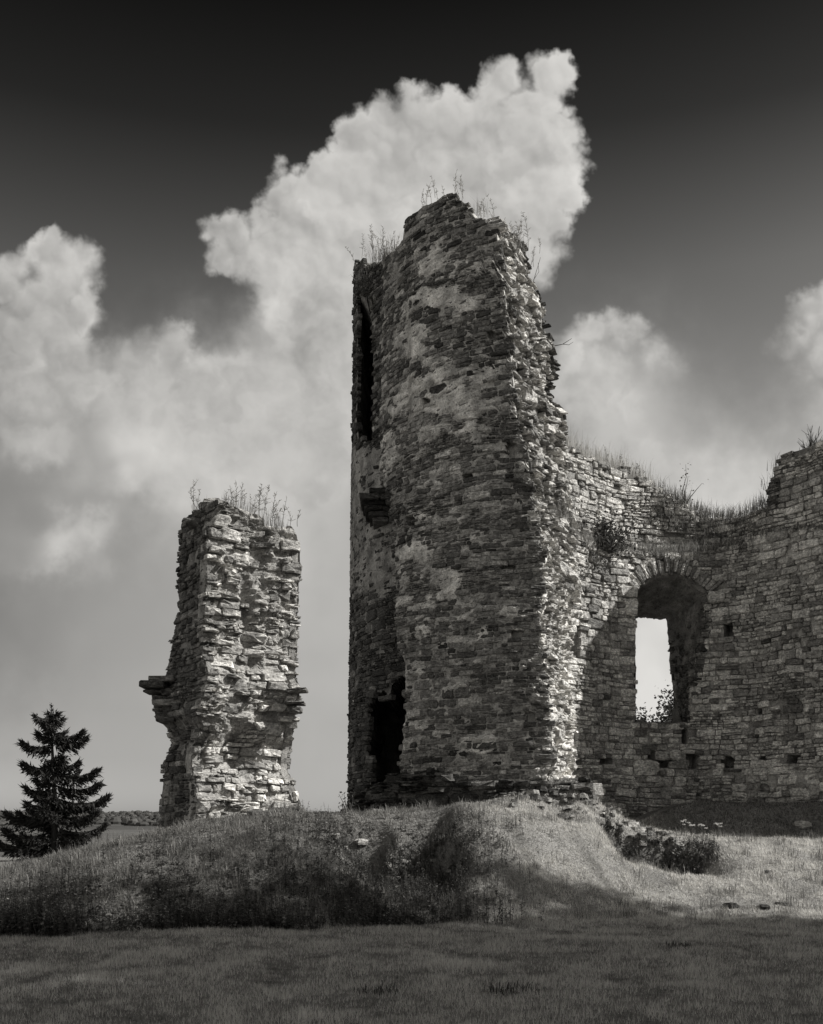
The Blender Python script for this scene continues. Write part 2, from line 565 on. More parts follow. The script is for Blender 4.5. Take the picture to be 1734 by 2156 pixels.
class Masonry:
    """collects all stones of one thing, then links the 300 that show largest as parts and joins the rest"""
    def __init__(self):
        self.V, self.T, self.size, self.boost = [], [], [], []

    NQ = 10
    SIDE = None

    @classmethod
    def topo(cls):
        n = cls.NQ
        i = np.arange(n); j = (i + 1) % n
        q1 = np.stack([i, j, n + j, n + i], 1)
        q2 = np.stack([n + i, n + j, 2 * n + j, 2 * n + i], 1)
        t = np.stack([2 * n + i, 2 * n + j, np.full(n, 3 * n)], 1)
        return np.concatenate([q1, q2]), t

    def lay(self, face, cells, rng, tone, proud=(.0, .02), gap=.010, back=.12, jag=.05, keep=None, tilt=.03, rough=.012, tone_sd=.45, wave=.05, seed=0, trim=True, dark=0.0, clipmin=.10):
        c = np.array(cells, float)
        um = (c[:, 0] + c[:, 1]) / 2; zm = (c[:, 2] + c[:, 3]) / 2
        if trim:
            uL = face.uL(zm); uR = face.uR(zm)
            c[:, 0] = np.maximum(c[:, 0], uL + rng.uniform(-jag, jag * .4, len(c)))
            c[:, 1] = np.minimum(c[:, 1], uR + rng.uniform(-jag * .4, jag, len(c)))
        ok = (c[:, 1] - c[:, 0] > clipmin) & (zm < face.ztop(um) + rng.uniform(-.02, .05, len(c))) & (zm > face.z0)
        if keep is not None:
            ok &= keep((c[:, 0] + c[:, 1]) / 2, zm, rng)
        c = c[ok]
        S = len(c)
        if S == 0: return
        u = (c[:, 0] + c[:, 1]) / 2; z = (c[:, 2] + c[:, 3]) / 2
        a = (c[:, 1] - c[:, 0]) / 2 - gap * rng.uniform(.4, 1.5, S); b = (c[:, 3] - c[:, 2]) / 2 - gap * rng.uniform(.3, 1.2, S)
        a = np.maximum(a, .02); b = np.maximum(b, .014)
        n = self.NQ
        ca = np.minimum(a, b)[:, None] * rng.uniform(.10, .55, (S, 4)); cb = b[:, None] * rng.uniform(.10, .6, (S, 4))
        A = a[:, None]; B = b[:, None]
        ox = np.concatenate([A - 0 * A, A, A - ca[:, :1], rng.uniform(-.4, .4, (S, 1)) * A, -A + ca[:, 1:2], -A, -A, -A + ca[:, 2:3], rng.uniform(-.4, .4, (S, 1)) * A, A - ca[:, 3:4]], 1)
        oz = np.concatenate([-B + cb[:, 3:4], B - cb[:, :1], B, B, B, B - cb[:, 1:2], -B + cb[:, 2:3], -B, -B, -B], 1)
        jit = np.minimum(a, b)[:, None] * .16
        ox = ox + rng.uniform(-1, 1, ox.shape) * jit; oz = oz + rng.uniform(-1, 1, oz.shape) * jit
        ang = rng.normal(0, tilt, S)[:, None]
        rx = ox * np.cos(ang) - oz * np.sin(ang); rz = ox * np.sin(ang) + oz * np.cos(ang)
        d0 = rng.uniform(proud[0], proud[1], S)
        big = rng.rand(S) < .06
        d0 = d0 + big * rng.uniform(0, .05, S)
        uu = u[:, None]; zz = z[:, None]
        sh = rng.uniform(.72, .93, (S, 1))
        dj = rng.uniform(-1, 1, (S, n)) * rough
        bev = np.minimum(a, b)[:, None] * rng.uniform(.12, .45, (S, 1))
        slx = rng.normal(0, .05, (S, 1)); slz = rng.normal(0, .06, (S, 1))
        U = np.concatenate([uu + rx, uu + rx, uu + rx * sh, uu + rng.uniform(-.3, .3, (S, 1)) * A], 1)
        Zz = np.concatenate([zz + rz, zz + rz, zz + rz * sh, zz + rng.uniform(-.3, .3, (S, 1)) * B], 1)
        D = np.concatenate([np.full((S, n), -back), d0[:, None] - bev + dj, d0[:, None] + dj * 1.3, d0[:, None] + rng.uniform(-.5, 1.2, (S, 1)) * rough], 1)
        sl = np.concatenate([np.zeros((S, n)), slx * rx + slz * rz, slx * rx * sh + slz * rz * sh, np.zeros((S, 1))], 1)
        D = D + sl
        if wave:
            Zz = Zz + wave * perlin(U * .7 + 3.1, Zz * .7, seed=seed + 3) + .4 * wave * perlin(U * 2.1, Zz * 2.1, seed=seed + 8)
        V = face.at(U, Zz, D)
        zone = 1 + .34 * fbm(u * .55 + 11, z * .55, octaves=3, seed=seed + 31)
        tv = tone * np.exp(rng.normal(0, tone_sd, S)) * zone
        tv = np.clip(tv, .035, .66)
        self.add(V, tv)

    def add(self, V, tv):
        self.V.append(V); self.T.append(np.asarray(tv))

    def finish(self, thing, name='stone', limit=300):
        V = np.concatenate(self.V); T = np.concatenate(self.T)
        Y = V[..., 1]
        px = V[..., 0] / Y; pz = (V[..., 2] - EYE) / Y
        n = self.NQ
        fx = px[:, n:2 * n]; fz = pz[:, n:2 * n]
        area = np.abs((fx * np.roll(fz, -1, 1) - np.roll(fx, -1, 1) * fz).sum(1)) / 2
        cxm = fx.mean(1); czm = fz.mean(1)
        inside = (np.abs(cxm) < .5 / FOC) & (czm < (HZN) * KPX) & (czm > (HZN - H_REF) * KPX)
        # facing the viewer
        area = np.where(inside, area, 0)
        order = np.argsort(-area)
        q, t = self.topo()
        top = order[:limit]
        rest = order[limit:]
        for s in top:
            org = V[s].mean(0)
            mesh_obj(name, V[s], [q, t], MAT_STONE, thing, tone=T[s], origin=org)
        if len(rest):
            k = V.shape[1]
            off = (np.arange(len(rest)) * k)[:, None, None]
            o = mesh_obj('small_stones', V[rest].reshape(-1, 3), [(q[None] + off).reshape(-1, 4), (t[None] + off).reshape(-1, 3)], MAT_STONE, thing,
                         tone=np.repeat(T[rest], k))
            o['kind'] = 'stuff'
        return len(V)


def mortar_sheet(name, face, thing, disp, tonef, du=.05, dz=.05, thick=1.0, hole=None, z0=None, ends=True):
    """the bedding mortar and plaster of a face as a solid slab with a worked front; disp(u, z) is how far it stands proud of the wall line"""
    z0 = face.z0 if z0 is None else z0
    zt_max = 0
    uu = np.linspace(0, 1, 30)
    zs = np.linspace(z0, z0 + 40, 10)
    ul = face.uL(np.array([z0 + 3.])); ur = face.uR(np.array([z0 + 3.]))
    nu = max(int((ur - ul)[0] / du), 6)
    t = np.linspace(0, 1, nu + 1)
    zt = np.full(nu + 1, z0 + 6.0)
    for _ in range(12):
        u = face.uL(zt) + t * (face.uR(zt) - face.uL(zt))
        zt = .5 * zt + .5 * face.ztop(u)
    nz = max(int((zt.max() - z0) / dz), 4)
    s = np.linspace(0, 1, nz + 1)
    Z = z0 + s[:, None] * (zt[None, :] - z0)
    U = face.uL(Z) + t[None, :] * (face.uR(Z) - face.uL(Z))
    D = disp(U, Z)
    V = face.at(U, Z, D)
    T = tonef(U, Z) + 0 * U
    nV = (nu + 1) * (nz + 1)
    idx = np.arange(nV).reshape(nz + 1, nu + 1)
    q = np.stack([idx[:-1, :-1], idx[:-1, 1:], idx[1:, 1:], idx[1:, :-1]], -1)
    if hole is not None:
        uc = (U[:-1, :-1] + U[1:, 1:]) / 2; zc = (Z[:-1, :-1] + Z[1:, 1:]) / 2
        q = q[~hole(uc, zc)]
    q = q.reshape(-1, 4)
    # back of the slab
    Bk = face.at(U[:, [0, -1]] if False else U, Z, np.full(U.shape, -thick))
    st = max(nz // 8, 1)
    rows = np.unique(np.concatenate([np.arange(0, nz + 1, st), [nz]]))
    Vb = Bk
    ib = idx + nV
    fq = [q]
    if ends:
        top = np.stack([idx[-1, :-1], idx[-1, 1:], ib[-1, 1:], ib[-1, :-1]], -1)
        lf = np.stack([idx[1:, 0], idx[:-1, 0], ib[:-1, 0], ib[1:, 0]], -1)[:, ::-1]
        rt = np.stack([idx[:-1, -1], idx[1:, -1], ib[1:, -1], ib[:-1, -1]], -1)[:, ::-1]
        bq = np.stack([ib[:-1, 1:], ib[:-1, :-1], ib[1:, :-1], ib[1:, 1:]], -1)
        if hole is not None:
            bq = bq[~hole(uc, zc)]
        fq += [top, lf, rt, bq.reshape(-1, 4)]
        V = np.concatenate([V.reshape(-1, 3), Vb.reshape(-1, 3)])
        T = np.concatenate([T.ravel(), T.ravel()])
    o = mesh_obj(name, V.reshape(-1, 3), fq, MAT_MORTAR, thing, tone=T.ravel(), smooth=False)
    return o

def proj(P):
    """picture coordinates (working grid) of world points; used to place worn patches where the photograph shows them"""
    return 867 + P[..., 0] / P[..., 1] / KPX, HZN - (P[..., 2] - EYE) / P[..., 1] / KPX


def spots(px, py, lst):
    t = np.zeros(np.shape(px))
    for (x, y, rx, ry, a) in lst:
        t = np.maximum(t, a * np.exp(-(((px - x) / rx) ** 2 + ((py - y) / ry) ** 2)))
    return t


# ------------------------------------------------------------------ the round tower
TC, TR = np.array([3.35, 28.00]), 4.30
BC, BR = np.array([3.40, 29.50]), 5.00


def cyl(C, R):
    def P(u, z):
        th = np.asarray(u) / R
        r = R + .012 * (14 - np.asarray(z))
        return np.stack([C[0] + r * np.sin(th), C[1] - r * np.cos(th), np.asarray(z, float) + 0 * th], -1)

    def N(u, z):
        th = np.asarray(u) / R + 0 * np.asarray(z)
        return np.stack([np.sin(th), -np.cos(th), 0 * th], -1)
    th = np.linspace(-1.40, 1.2, 400)
    X = C[0] + R * np.sin(th); Y = C[1] - R * np.cos(th)
    pxs = 867 + X / Y / KPX
    k = np.argmin(pxs)
    inv = lambda px: R * np.interp(px, pxs[k:], th[k:])
    dep = lambda u: C[1] - R * np.cos(np.asarray(u) / R)
    return P, N, inv, dep


def ztab(pairs, Y):
    """pairs (py, px) -> px as a function of height"""
    return table([(float(zpy(py, Y)), px) for py, px in pairs])


def build_tower():
    rng = np.random.RandomState(11)
    thing = empty('ruined_tower', (2.8, 26.5, 1.4), 'tall broken round tower of dark rubble with plaster patches and a jagged right edge', 'tower')
    M = Masonry()
    P, N, inv, dep = cyl(TC, TR)
    arr = ztab([(440, 1020), (480, 1046), (540, 1050), (620, 1062), (740, 1075), (860, 1085), (900, 1090), (960, 1110), (1040, 1120), (1120, 1140), (1230, 1145), (1300, 1140), (1380, 1140), (1450, 1155), (1540, 1160), (1600, 1165), (1640, 1150), (1720, 1150)], 24.1)
    lef = ztab([(930, 799), (1000, 810), (1060, 824), (1150, 837), (1350, 842), (1400, 860), (1500, 864), (1610, 852), (1720, 850)], 25.7)
    zw = float(zpy(935, 25.7))
    uL = lambda z: np.where(np.asarray(z) > zw, -1.62 * TR, inv(lef(z)))
    uR = lambda z: inv(arr(z))
    tp = [(740, 556), (790, 556), (800, 552), (830, 525), (846, 505), (852, 468), (870, 450), (890, 432), (912, 425), (930, 410), (945, 406), (970, 420), (985, 430), (1000, 455), (1030, 458), (1046, 490)]
    ut = np.array([(-1.7 * TR if a < 780 else float(inv(a))) for a, _ in tp]); ut[1] = -1.3 * TR
    zt = np.array([float(zpy(b, min(float(dep(w)), 27.6))) for (a, b), w in zip(tp, ut)])
    ztop = lambda u: np.interp(u, ut, zt)
    Z0 = 1.2
    shell = Face(P, N, uL, uR, Z0, ztop)
    putlog = [(1070, 1189, 13, 9), (1091, 1337, 12, 9), (1117, 1512, 9, 12), (863, 1098, 9, 10), (985, 1002, 8, 7), (1078, 945, 10, 12), (900, 845, 8, 6), (1040, 705, 14, 8)]

    def holes(px, py):
        m = np.zeros(np.shape(px), bool)
        for (x, y, a, b) in putlog:
            m |= (np.abs(px - x) < a) & (np.abs(py - y) < b)
        return m
    PL = [(940, 625, 62, 34, 1.1), (960, 800, 110, 40, .7), (1000, 560, 50, 22, .5), (900, 560, 40, 25, .5), (868, 715, 26, 46, 1.25), (895, 690, 30, 14, .8), (960, 850, 120, 42, .78), (915, 905, 40, 22, .9), (880, 800, 50, 30, .6), (1040, 800, 40, 30, .6), (948, 1228, 24, 30, 1.3), (850, 1215, 13, 60, 1.1),
          (985, 560, 30, 12, .6), (820, 960, 30, 60, .7), (1010, 1330, 50, 20, .5), (1000, 1600, 60, 18, .5), (930, 1090, 30, 14, .5), (880, 1160, 22, 22, .8), (900, 1330, 40, 20, .4), (1080, 1290, 40, 14, .6)]

    def plaster(u, z):
        p = P(u, z); px, py = proj(p)
        return spots(px, py, PL) + .85 * fbm(u * .8, z * 2.4, octaves=5, rough=.66, seed=50) + .14

    def disp(u, z):
        px, py = proj(P(u, z))
        pl = sstep(.30, .85, plaster(u, z) + .25 * fbm(u * 5, z * 7, octaves=3, seed=51))
        d = -.018 + .048 * fbm(u * 4.5, z * 8, octaves=4, rough=.6, seed=52) + .052 * pl
        return np.where(holes(px, py), -.55, d)
    tone = lambda u, z: .44 + .26 * sstep(.3, .8, plaster(u, z)) + .06 * fbm(u * 2, z * 2, octaves=3, seed=5)
    mortar_sheet('mortar', shell, thing, disp, tone, .045, .04, thick=.55)
    cells = lay_courses(-1.62 * TR, inv(1170), Z0, 16.2, rng, hmin=.06, hmax=.20, thin=.15, ratio=(1.2, 4.4), seg=(1.2, 2.8))

    def keep(u, z, r):
        px, py = proj(P(u, z))
        return ~holes(px, py) & (r.rand(len(u)) > .035)
    M.lay(shell, cells, rng, .205, proud=(-.008, .024), gap=.010, keep=keep, seed=2, tone_sd=.52, wave=.055, jag=.15)

    # ---- the thicker wall behind, seen at the left
    P2, N2, inv2, dep2 = cyl(BC, BR)
    u2L = -1.95 * BR; u2R = float(inv2(885))
    top2 = float(zpy(554, 28.5))
    body = Face(P2, N2, lambda z: np.full(np.shape(z), u2L), lambda z: np.full(np.shape(z), u2R), Z0,
                lambda u: zpy(556, BC[1] - BR * np.cos(np.clip(np.asarray(u), -1.75 * BR, 9) / BR)) + .12 * perlin(np.asarray(u) * 2, np.asarray(u) * 0 + 3, seed=4))

    flat_at = body.at

    def deep_at(u, z, d):
        d = np.asarray(d, float)
        v = flat_at(u, z, np.where((d < -2.5) & (d > -6.5), 0, np.where(d <= -6.5, -3.2, d)))
        return v + np.where((d < -2.5) & (d > -6.5), -d, 0)[..., None] * np.array([.06, .998, 0])
    body.at = deep_at

    def cave(u, z):
        px, py = proj(P2(u, z))
        w = fbm(u * 1.5, z * 1.5, octaves=3, seed=61)
        front = np.asarray(u) > -1.50 * BR
        slot = front & (px > 752 + 7 * w) & (px < 784 + 9 * w) & (py > 622 + 24 * w) & (py < 925 + 30 * w)
        door = front & (px > 776 + 14 * w) & (px < 900) & (py > 1440 + 80 * w) & (py < 1660)
        return slot, door

    def disp2(u, z):
        slot, door = cave(u, z)
        px, py = proj(P2(u, z))
        smear = sstep(915, 960, py) * sstep(1330, 1180, py) + .5 * fbm(u * 2.2, z * .8, octaves=4, seed=63)
        d = -.03 + .03 * fbm(u * 4, z * 7, octaves=4, seed=62) + .05 * sstep(.35, .9, smear)
        d = np.where(slot, -3.2, d)
        return np.where(door, -6.0, d)
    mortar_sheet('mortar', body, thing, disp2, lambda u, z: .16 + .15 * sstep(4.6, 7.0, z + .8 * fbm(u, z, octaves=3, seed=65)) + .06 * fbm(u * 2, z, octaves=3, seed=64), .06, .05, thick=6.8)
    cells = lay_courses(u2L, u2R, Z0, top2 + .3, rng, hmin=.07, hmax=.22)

    def keep2(u, z, r):
        slot, door = cave(u, z)
        px, py = proj(P2(u, z))
        pl = sstep(915, 960, py) * sstep(1330, 1180, py)
        return ~door & ~slot & (r.rand(len(u)) > .05)
    bin_ = Face(P2, N2, body.uL, body.uR, Z0, body.ztop)
    bat = bin_.at

    def in_slot(u, z, d):
        slot, door = cave(u[:, -1:], z[:, -1:])
        return bat(u, z, d + np.where(slot, -1.60, 0))
    bin_.at = in_slot
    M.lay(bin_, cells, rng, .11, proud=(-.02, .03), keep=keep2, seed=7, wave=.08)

    # ---- broken end of the shell: torn rubble core
    far = ztab([(470, 1050), (500, 1072), (520, 1092), (560, 1104), (600, 1114), (650, 1142), (720, 1154), (790, 1160), (850, 1158), (880, 1184), (940, 1190), (1000, 1198), (1100, 1208), (1200, 1213), (1240, 1222), (1350, 1202), (1420, 1196), (1500, 1212), (1560, 1220), (1640, 1216), (1720, 1225)], 26.2)

    def AB(z):
        a = P(uR(z), z) - .10 * N(uR(z), z)
        b = np.stack([xpx(far(z), 26.2), 26.2 + 0 * np.asarray(z), np.asarray(z, float)], -1)
        return a, b

    def Pb(u, z):
        z = np.asarray(z, float) + 0 * np.asarray(u)
        a, b = AB(z)
        d = b - a; l = np.linalg.norm(d, axis=-1, keepdims=True) + 1e-6
        return a + d / l * np.asarray(u)[..., None]

    def Nb(u, z):
        z = np.asarray(z, float) + 0 * np.asarray(u)
        a, b = AB(np.round(z / .8) * .8)
        d = b - a; l = np.hypot(d[..., 0], d[..., 1]) + 1e-6
        return np.stack([d[..., 1] / l, -d[..., 0] / l, 0 * l], -1)
    lenb = lambda z: np.linalg.norm(AB(np.asarray(z, float))[1] - AB(np.asarray(z, float))[0], axis=-1)
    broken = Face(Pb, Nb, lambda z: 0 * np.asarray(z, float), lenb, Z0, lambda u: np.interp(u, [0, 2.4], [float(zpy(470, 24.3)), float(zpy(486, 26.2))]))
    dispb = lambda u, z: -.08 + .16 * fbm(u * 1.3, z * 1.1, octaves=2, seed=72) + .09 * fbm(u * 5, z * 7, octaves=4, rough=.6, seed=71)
    mortar_sheet('rubble_core', broken, thing, dispb, lambda u, z: .42 + .20 * sstep(9.5, 6.5, z) + .12 * fbm(u * 3, z * 3, octaves=3, seed=73), .05, .045, thick=1.0)  # core mortar paler low down, carrying the sunlight there
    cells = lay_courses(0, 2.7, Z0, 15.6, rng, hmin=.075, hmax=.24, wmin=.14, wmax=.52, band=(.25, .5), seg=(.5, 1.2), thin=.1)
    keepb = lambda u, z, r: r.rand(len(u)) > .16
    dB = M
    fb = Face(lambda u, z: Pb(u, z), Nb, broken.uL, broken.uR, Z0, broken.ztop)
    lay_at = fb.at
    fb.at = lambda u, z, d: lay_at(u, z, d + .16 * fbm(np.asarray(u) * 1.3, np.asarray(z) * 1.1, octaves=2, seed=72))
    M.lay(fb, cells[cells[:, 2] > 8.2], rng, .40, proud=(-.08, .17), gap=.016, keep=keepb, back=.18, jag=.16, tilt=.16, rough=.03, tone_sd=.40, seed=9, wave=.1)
    M.lay(fb, cells[cells[:, 2] <= 8.2], rng, .62, proud=(-.08, .10), gap=.018, keep=lambda u, z, r: r.rand(len(u)) > .26, back=.18, jag=.16, tilt=.16, rough=.03, tone_sd=.38, seed=9, wave=.1)  # strong sun on the lower part put into paler stone tones
    # upper edge: loose flat slabs that stick out against the sky
    cells = []
    for z in np.arange(float(zpy(880, 26.2)), float(zpy(500, 26.2)), .105):
        if rng.rand() < .8:
            l = float(lenb(np.array([z]))[0])
            w = rng.uniform(.12, .40)
            cells.append((l - w * .6, l + w * .4, z, z + rng.uniform(.05, .10)))
    M.lay(fb, cells, rng, .12, proud=(.0, .20), gap=.006, back=.25, tilt=.12, rough=.025, trim=False, seed=19, wave=0)

    # ---- corbel stump on the left face
    flat = Face(lambda u, z: np.stack([np.asarray(u, float) + 0 * z, 26.35 + 0 * u, z + 0 * u], -1), lambda u, z: np.stack([0 * u, 0 * u - 1., 0 * u], -1) + 0 * z[..., None],
                None, None, 0, lambda u: 1e3)
    cells = []
    for (a, b, c, d) in [(757, 800, 1040, 1051), (800, 836, 1038, 1052), (761, 812, 1052, 1062), (812, 838, 1053, 1064), (766, 806, 1063, 1073), (806, 834, 1064, 1076), (776, 826, 1074, 1085), (784, 818, 1085, 1095), (778, 812, 1030, 1040)]:
        cells.append((float(xpx(a, 26.0)), float(xpx(b, 26.0)), float(zpy(d, 26.0)), float(zpy(c, 26.0))))
    Mc = Masonry()
    Mc.lay(flat, cells, rng, .09, proud=(.25, .45), gap=.004, back=.7, trim=False, rough=.03, wave=0)
    corb = empty('corbel', (float(xpx(800, 26.0)), 26.2, float(zpy(1065, 26))), None, None)
    corb.parent = thing; corb.matrix_parent_inverse = parent_inv(thing)
    Mc.finish(corb)

    # ---- ragged rock plinth at the foot
    Pp, Np, invp, depp = cyl(TC, TR + .42)
    plin = Face(Pp, Np, lambda z: np.full(np.shape(z), -2.1 * TR), lambda z: np.full(np.shape(z), .12 * TR), .9,
                lambda u: 2.55 + .22 * perlin(np.asarray(u) * .9, np.asarray(u) * 0, seed=13) + .25 * sstep(-1.6, -3.2, np.asarray(u)) * sstep(-5.2, -4.2, np.asarray(u)))
    mortar_sheet('plinth', plin, thing, lambda u, z: -.06 + .14 * fbm(u * 2, z * 4, octaves=4, seed=80), lambda u, z: .15 + 0 * u, .07, .06, thick=.6)
    cells = lay_courses(-2.1 * TR, .12 * TR, .9, 3.0, rng, hmin=.07, hmax=.28, wmin=.2, wmax=1.0, band=(.3, .5))
    M.lay(plin, cells, rng, .085, proud=(-.08, .16), gap=.012, back=.3, rough=.04, tilt=.06, seed=14, wave=.1, jag=.1)
    n = M.finish(thing)
    return thing


# ------------------------------------------------------------------ the castle wall at the right
WD = table([(1100, 24.9), (1150, 25.6), (1195, 26.2), (1250, 26.9), (1300, 27.4), (1350, 27.75), (1400, 27.95), (1500, 28.0), (1580, 27.55), (1650, 26.8), (1734, 25.9)])


def build_wall():
    rng = np.random.RandomState(23)
    thing = empty('castle_wall', (6.5, 27.5, 1.0), 'curved rubble castle wall with an arched window opening and grass along its broken top', 'castle wall')
    M = Masonry()
    pxs = np.linspace(1110, 1734, 50)
    pts = [(float(xpx(a, WD(a))), float(WD(a))) for a in pxs] + [(11.6, 25.2), (13.2, 24.3), (14.4, 23.4)]
    P, N, cum, q = curve_face(pts)
    U = table([(a, c) for a, c in zip(pxs, cum)] + [(1734 + (c - cum[49]) * 88, c) for c in cum[50:]])
    Yu = lambda u: np.interp(u, cum, q[:, 1])
    pxu = lambda u: np.interp(u, cum[:50], pxs)
    uend = cum[-1]
    zprof = lambda prs: (lambda u: np.interp(u, [float(U(a)) for a, _ in prs], [float(zpy(b, Yu(float(U(a))))) for a, b in prs]))
    led = zprof([(1110, 1060), (1170, 1085), (1200, 1105), (1230, 1140), (1290, 1162), (1330, 1158), (1400, 1164), (1470, 1160), (1560, 1150), (1620, 1122), (1734, 1110), (1800, 1110), (2100, 1100)])
    Z0 = .4
    low = Face(P, N, lambda z: 0 * np.asarray(z, float), lambda z: np.full(np.shape(z), uend), Z0, led)
    # opening
    ul = float(U(1340)); ur0 = float(U(1491)); um = (ul + ur0) / 2; hw = (ur0 - ul) / 2
    Yo = 27.95
    zs = float(zpy(1247, Yo)); zc = float(zpy(1208, Yo)); zsill = float(zpy(1522, Yo))
    arch = lambda u: zs + (zc - zs) * (1 - np.clip(np.abs((np.asarray(u) - um) / hw), 0, 1) ** 2.2)
    urz = lambda z: np.interp(z, [zsill, float(zpy(1440, Yo)), float(zpy(1330, Yo)), zs], [float(U(1452)), float(U(1462)), float(U(1484)), ur0])
    opening = lambda u, z: (u > ul) & (u < urz(z)) & (z > zsill) & (z < arch(u))
    putlog = [(1275, 1603, 14, 9), (1374, 1597, 7, 16), (1403, 1606, 15, 8), (1460, 1603, 13, 16), (1533, 1605, 12, 10), (1608, 1601, 9, 7), (1672, 1599, 13, 9), (1444, 1549, 6, 16), (1215, 1605, 8, 14), (1213, 1345, 10, 34), (1535, 1330, 9, 20), (1600, 1495, 7, 6)]

    def holes(px, py):
        m = np.zeros(np.shape(px), bool)
        for (x, y, a, b) in putlog:
            m |= (np.abs(px - x) < a) & (np.abs(py - y) < b)
        return m

    def disp(u, z):
        px, py = proj(P(u, z))
        pl = sstep(.32, .85, .8 * fbm(u * .9, z * 1.3, octaves=4, seed=150) + spots(px, py, [(1660, 1620, 90, 40, .6), (1300, 1330, 30, 40, .3)]))
        d = -.030 + .030 * fbm(u * 4.5, z * 8, octaves=4, rough=.6, seed=152) + .045 * pl
        # the wall has lost its facing in a wide shallow hollow right of the window
        d = d - .10 * spots(px, py, [(1560, 1440, 90, 130, 1.0), (1490, 1430, 40, 100, .9)]) + .06 * fbm(u * .6, z * .6, octaves=2, seed=155)
        return np.where(holes(px, py), -.5, d)
    mortar_sheet('mortar', low, thing, disp, lambda u, z: .34 + .08 * fbm(u * 2, z * 2, octaves=3, seed=156), .06, .05, thick=1.7, hole=opening)
    cells = lay_courses(-.2, uend, Z0, 9.2, rng, hmin=.09, hmax=.31, wmax=.62, seg=(.5, 1.4), ratio=(.9, 2.8), thin=.12)
    zm = (cells[:, 2] + cells[:, 3]) / 2
    inz = (zm > zsill) & (zm < zs + .05)
    um_ = (cells[:, 0] + cells[:, 1]) / 2
    L = inz & (um_ < um) & (cells[:, 1] > ul); cells[L, 1] = ul + rng.uniform(-.02, .06, L.sum())
    R = inz & (um_ > um) & (cells[:, 0] < urz(zm)); cells[R, 0] = urz(zm[R]) + rng.uniform(-.07, .05, R.sum())
    S = (um_ > ul) & (um_ < ur0) & (zm < zsill + .02) & (cells[:, 3] > zsill); cells[S, 3] = zsill + rng.uniform(-.03, .03, S.sum())
    ring = lambda u, z: (np.abs(u - um) < hw + .30) & (z > zs - .06) & (z < arch(np.clip(u, ul, ur0)) + .40 - .10 * np.abs((u - um) / hw))

    def keep(u, z, r):
        px, py = proj(P(u, z))
        return ~opening(u, z) & ~ring(u, z) & ~holes(px, py) & (r.rand(len(u)) > .03)
    fl = Face(P, N, low.uL, low.uR, Z0, led)
    base_at = fl.at

    def at2(u, z, d):
        px, py = proj(P(u, z))
        return base_at(u, z, d - .10 * spots(px, py, [(1560, 1440, 90, 130, 1.0), (1490, 1430, 40, 100, .9)]) + .06 * fbm(np.asarray(u) * .6, np.asarray(z) * .6, octaves=2, seed=155))
    fl.at = at2
    M.lay(fl, cells, rng, .50, proud=(-.01, .06), gap=.011, keep=keep, seed=102, tone_sd=.5, wave=.07)

    # upper wall, set back above the ledge
    off = table([(1110, .55), (1500, .75), (1560, .6), (1625, .12), (1734, .08), (2100, .08)])
    pts2 = [(x + .0, y + float(off(a if i < 50 else 1900))) for i, ((x, y), a) in enumerate(zip(pts, list(pxs) + [1900] * 3))]
    P3, N3, cum3, q3 = curve_face(pts2)
    U3 = table([(a, c) for a, c in zip(pxs, cum3[:50])])
    Y3 = lambda u: np.interp(u, cum3, q3[:, 1])
    prs = [(1110, 880), (1172, 886), (1197, 936), (1222, 944), (1225, 962), (1258, 964), (1262, 979), (1296, 976), (1300, 994), (1336, 990), (1341, 1009), (1372, 1008), (1377, 1030), (1405, 1034), (1410, 1048), (1440, 1052), (1480, 1075), (1520, 1092), (1560, 1092), (1600, 1076), (1622, 1062), (1631, 1010), (1640, 985), (1650, 957), (1690, 946), (1734, 930)]
    zz = [float(zpy(b, Y3(float(U3(a))))) for a, b in prs]
    uu = [float(U3(a)) for a, _ in prs]
    top3 = lambda u: np.interp(u, uu + [cum3[-4] + .5, cum3[-1]], zz + [zz[-1] - .5, zz[-1] - 1.6])
    upper = Face(P3, N3, lambda z: 0 * np.asarray(z, float), lambda z: np.full(np.shape(z), cum3[-1]), 8.25, top3)
    mortar_sheet('mortar', upper, thing, lambda u, z: -.03 + .03 * fbm(u * 4.5, z * 8, octaves=4, seed=162) + .05 * sstep(.3, .8, .8 * fbm(u, z * 1.3, octaves=3, seed=163)),
                 lambda u, z: .22 + .05 * fbm(u * 2, z * 2, octaves=3, seed=166), .06, .05, thick=.85)
    cells = lay_courses(0, cum3[-1], 8.3, 12.5, rng, hmin=.09, hmax=.28, wmax=.62, seg=(.5, 1.4), ratio=(1.0, 3.2))
    M.lay(upper, cells, rng, .58, proud=(-.01, .05), gap=.014, keep=lambda u, z, r: (r.rand(len(u)) > .04) & (z < top3(u) + .26 * perlin(u * 2.6, u * 0 + 4, seed=15) + .05), seed=103, tone_sd=.38, wave=.08)
    cells = []
    for a, w, b, h in [(1268, 24, 968, 16), (1295, 20, 962, 18), (1318, 26, 978, 14), (1240, 22, 958, 12), (1212, 20, 938, 12), (1352, 24, 1002, 14), (1386, 22, 1024, 15), (1508, 20, 1084, 10), (1422, 26, 1046, 10)]:
        Yq = float(Y3(float(U3(a)))) ; cells.append((float(U3(a)), float(U3(a + w)), float(zpy(b + h, Yq)), float(zpy(b, Yq))))
    M.lay(upper, cells, rng, .30, proud=(-.05, .06), gap=.006, back=.4, trim=False, tilt=.09, rough=.03, wave=0)
    # ragged end where the tall right part breaks off: slabs standing out to the left
    cells = []
    for py in np.arange(950, 1062, 8.5):
        a = np.interp(py, [945, 957, 985, 1010, 1062], [1652, 1650, 1640, 1631, 1624]); z = float(zpy(py, 27.0)); c = float(U3(a))
        w = rng.uniform(.2, .4)
        cells.append((c - rng.uniform(.0, .14), c + w, z - .10, z))
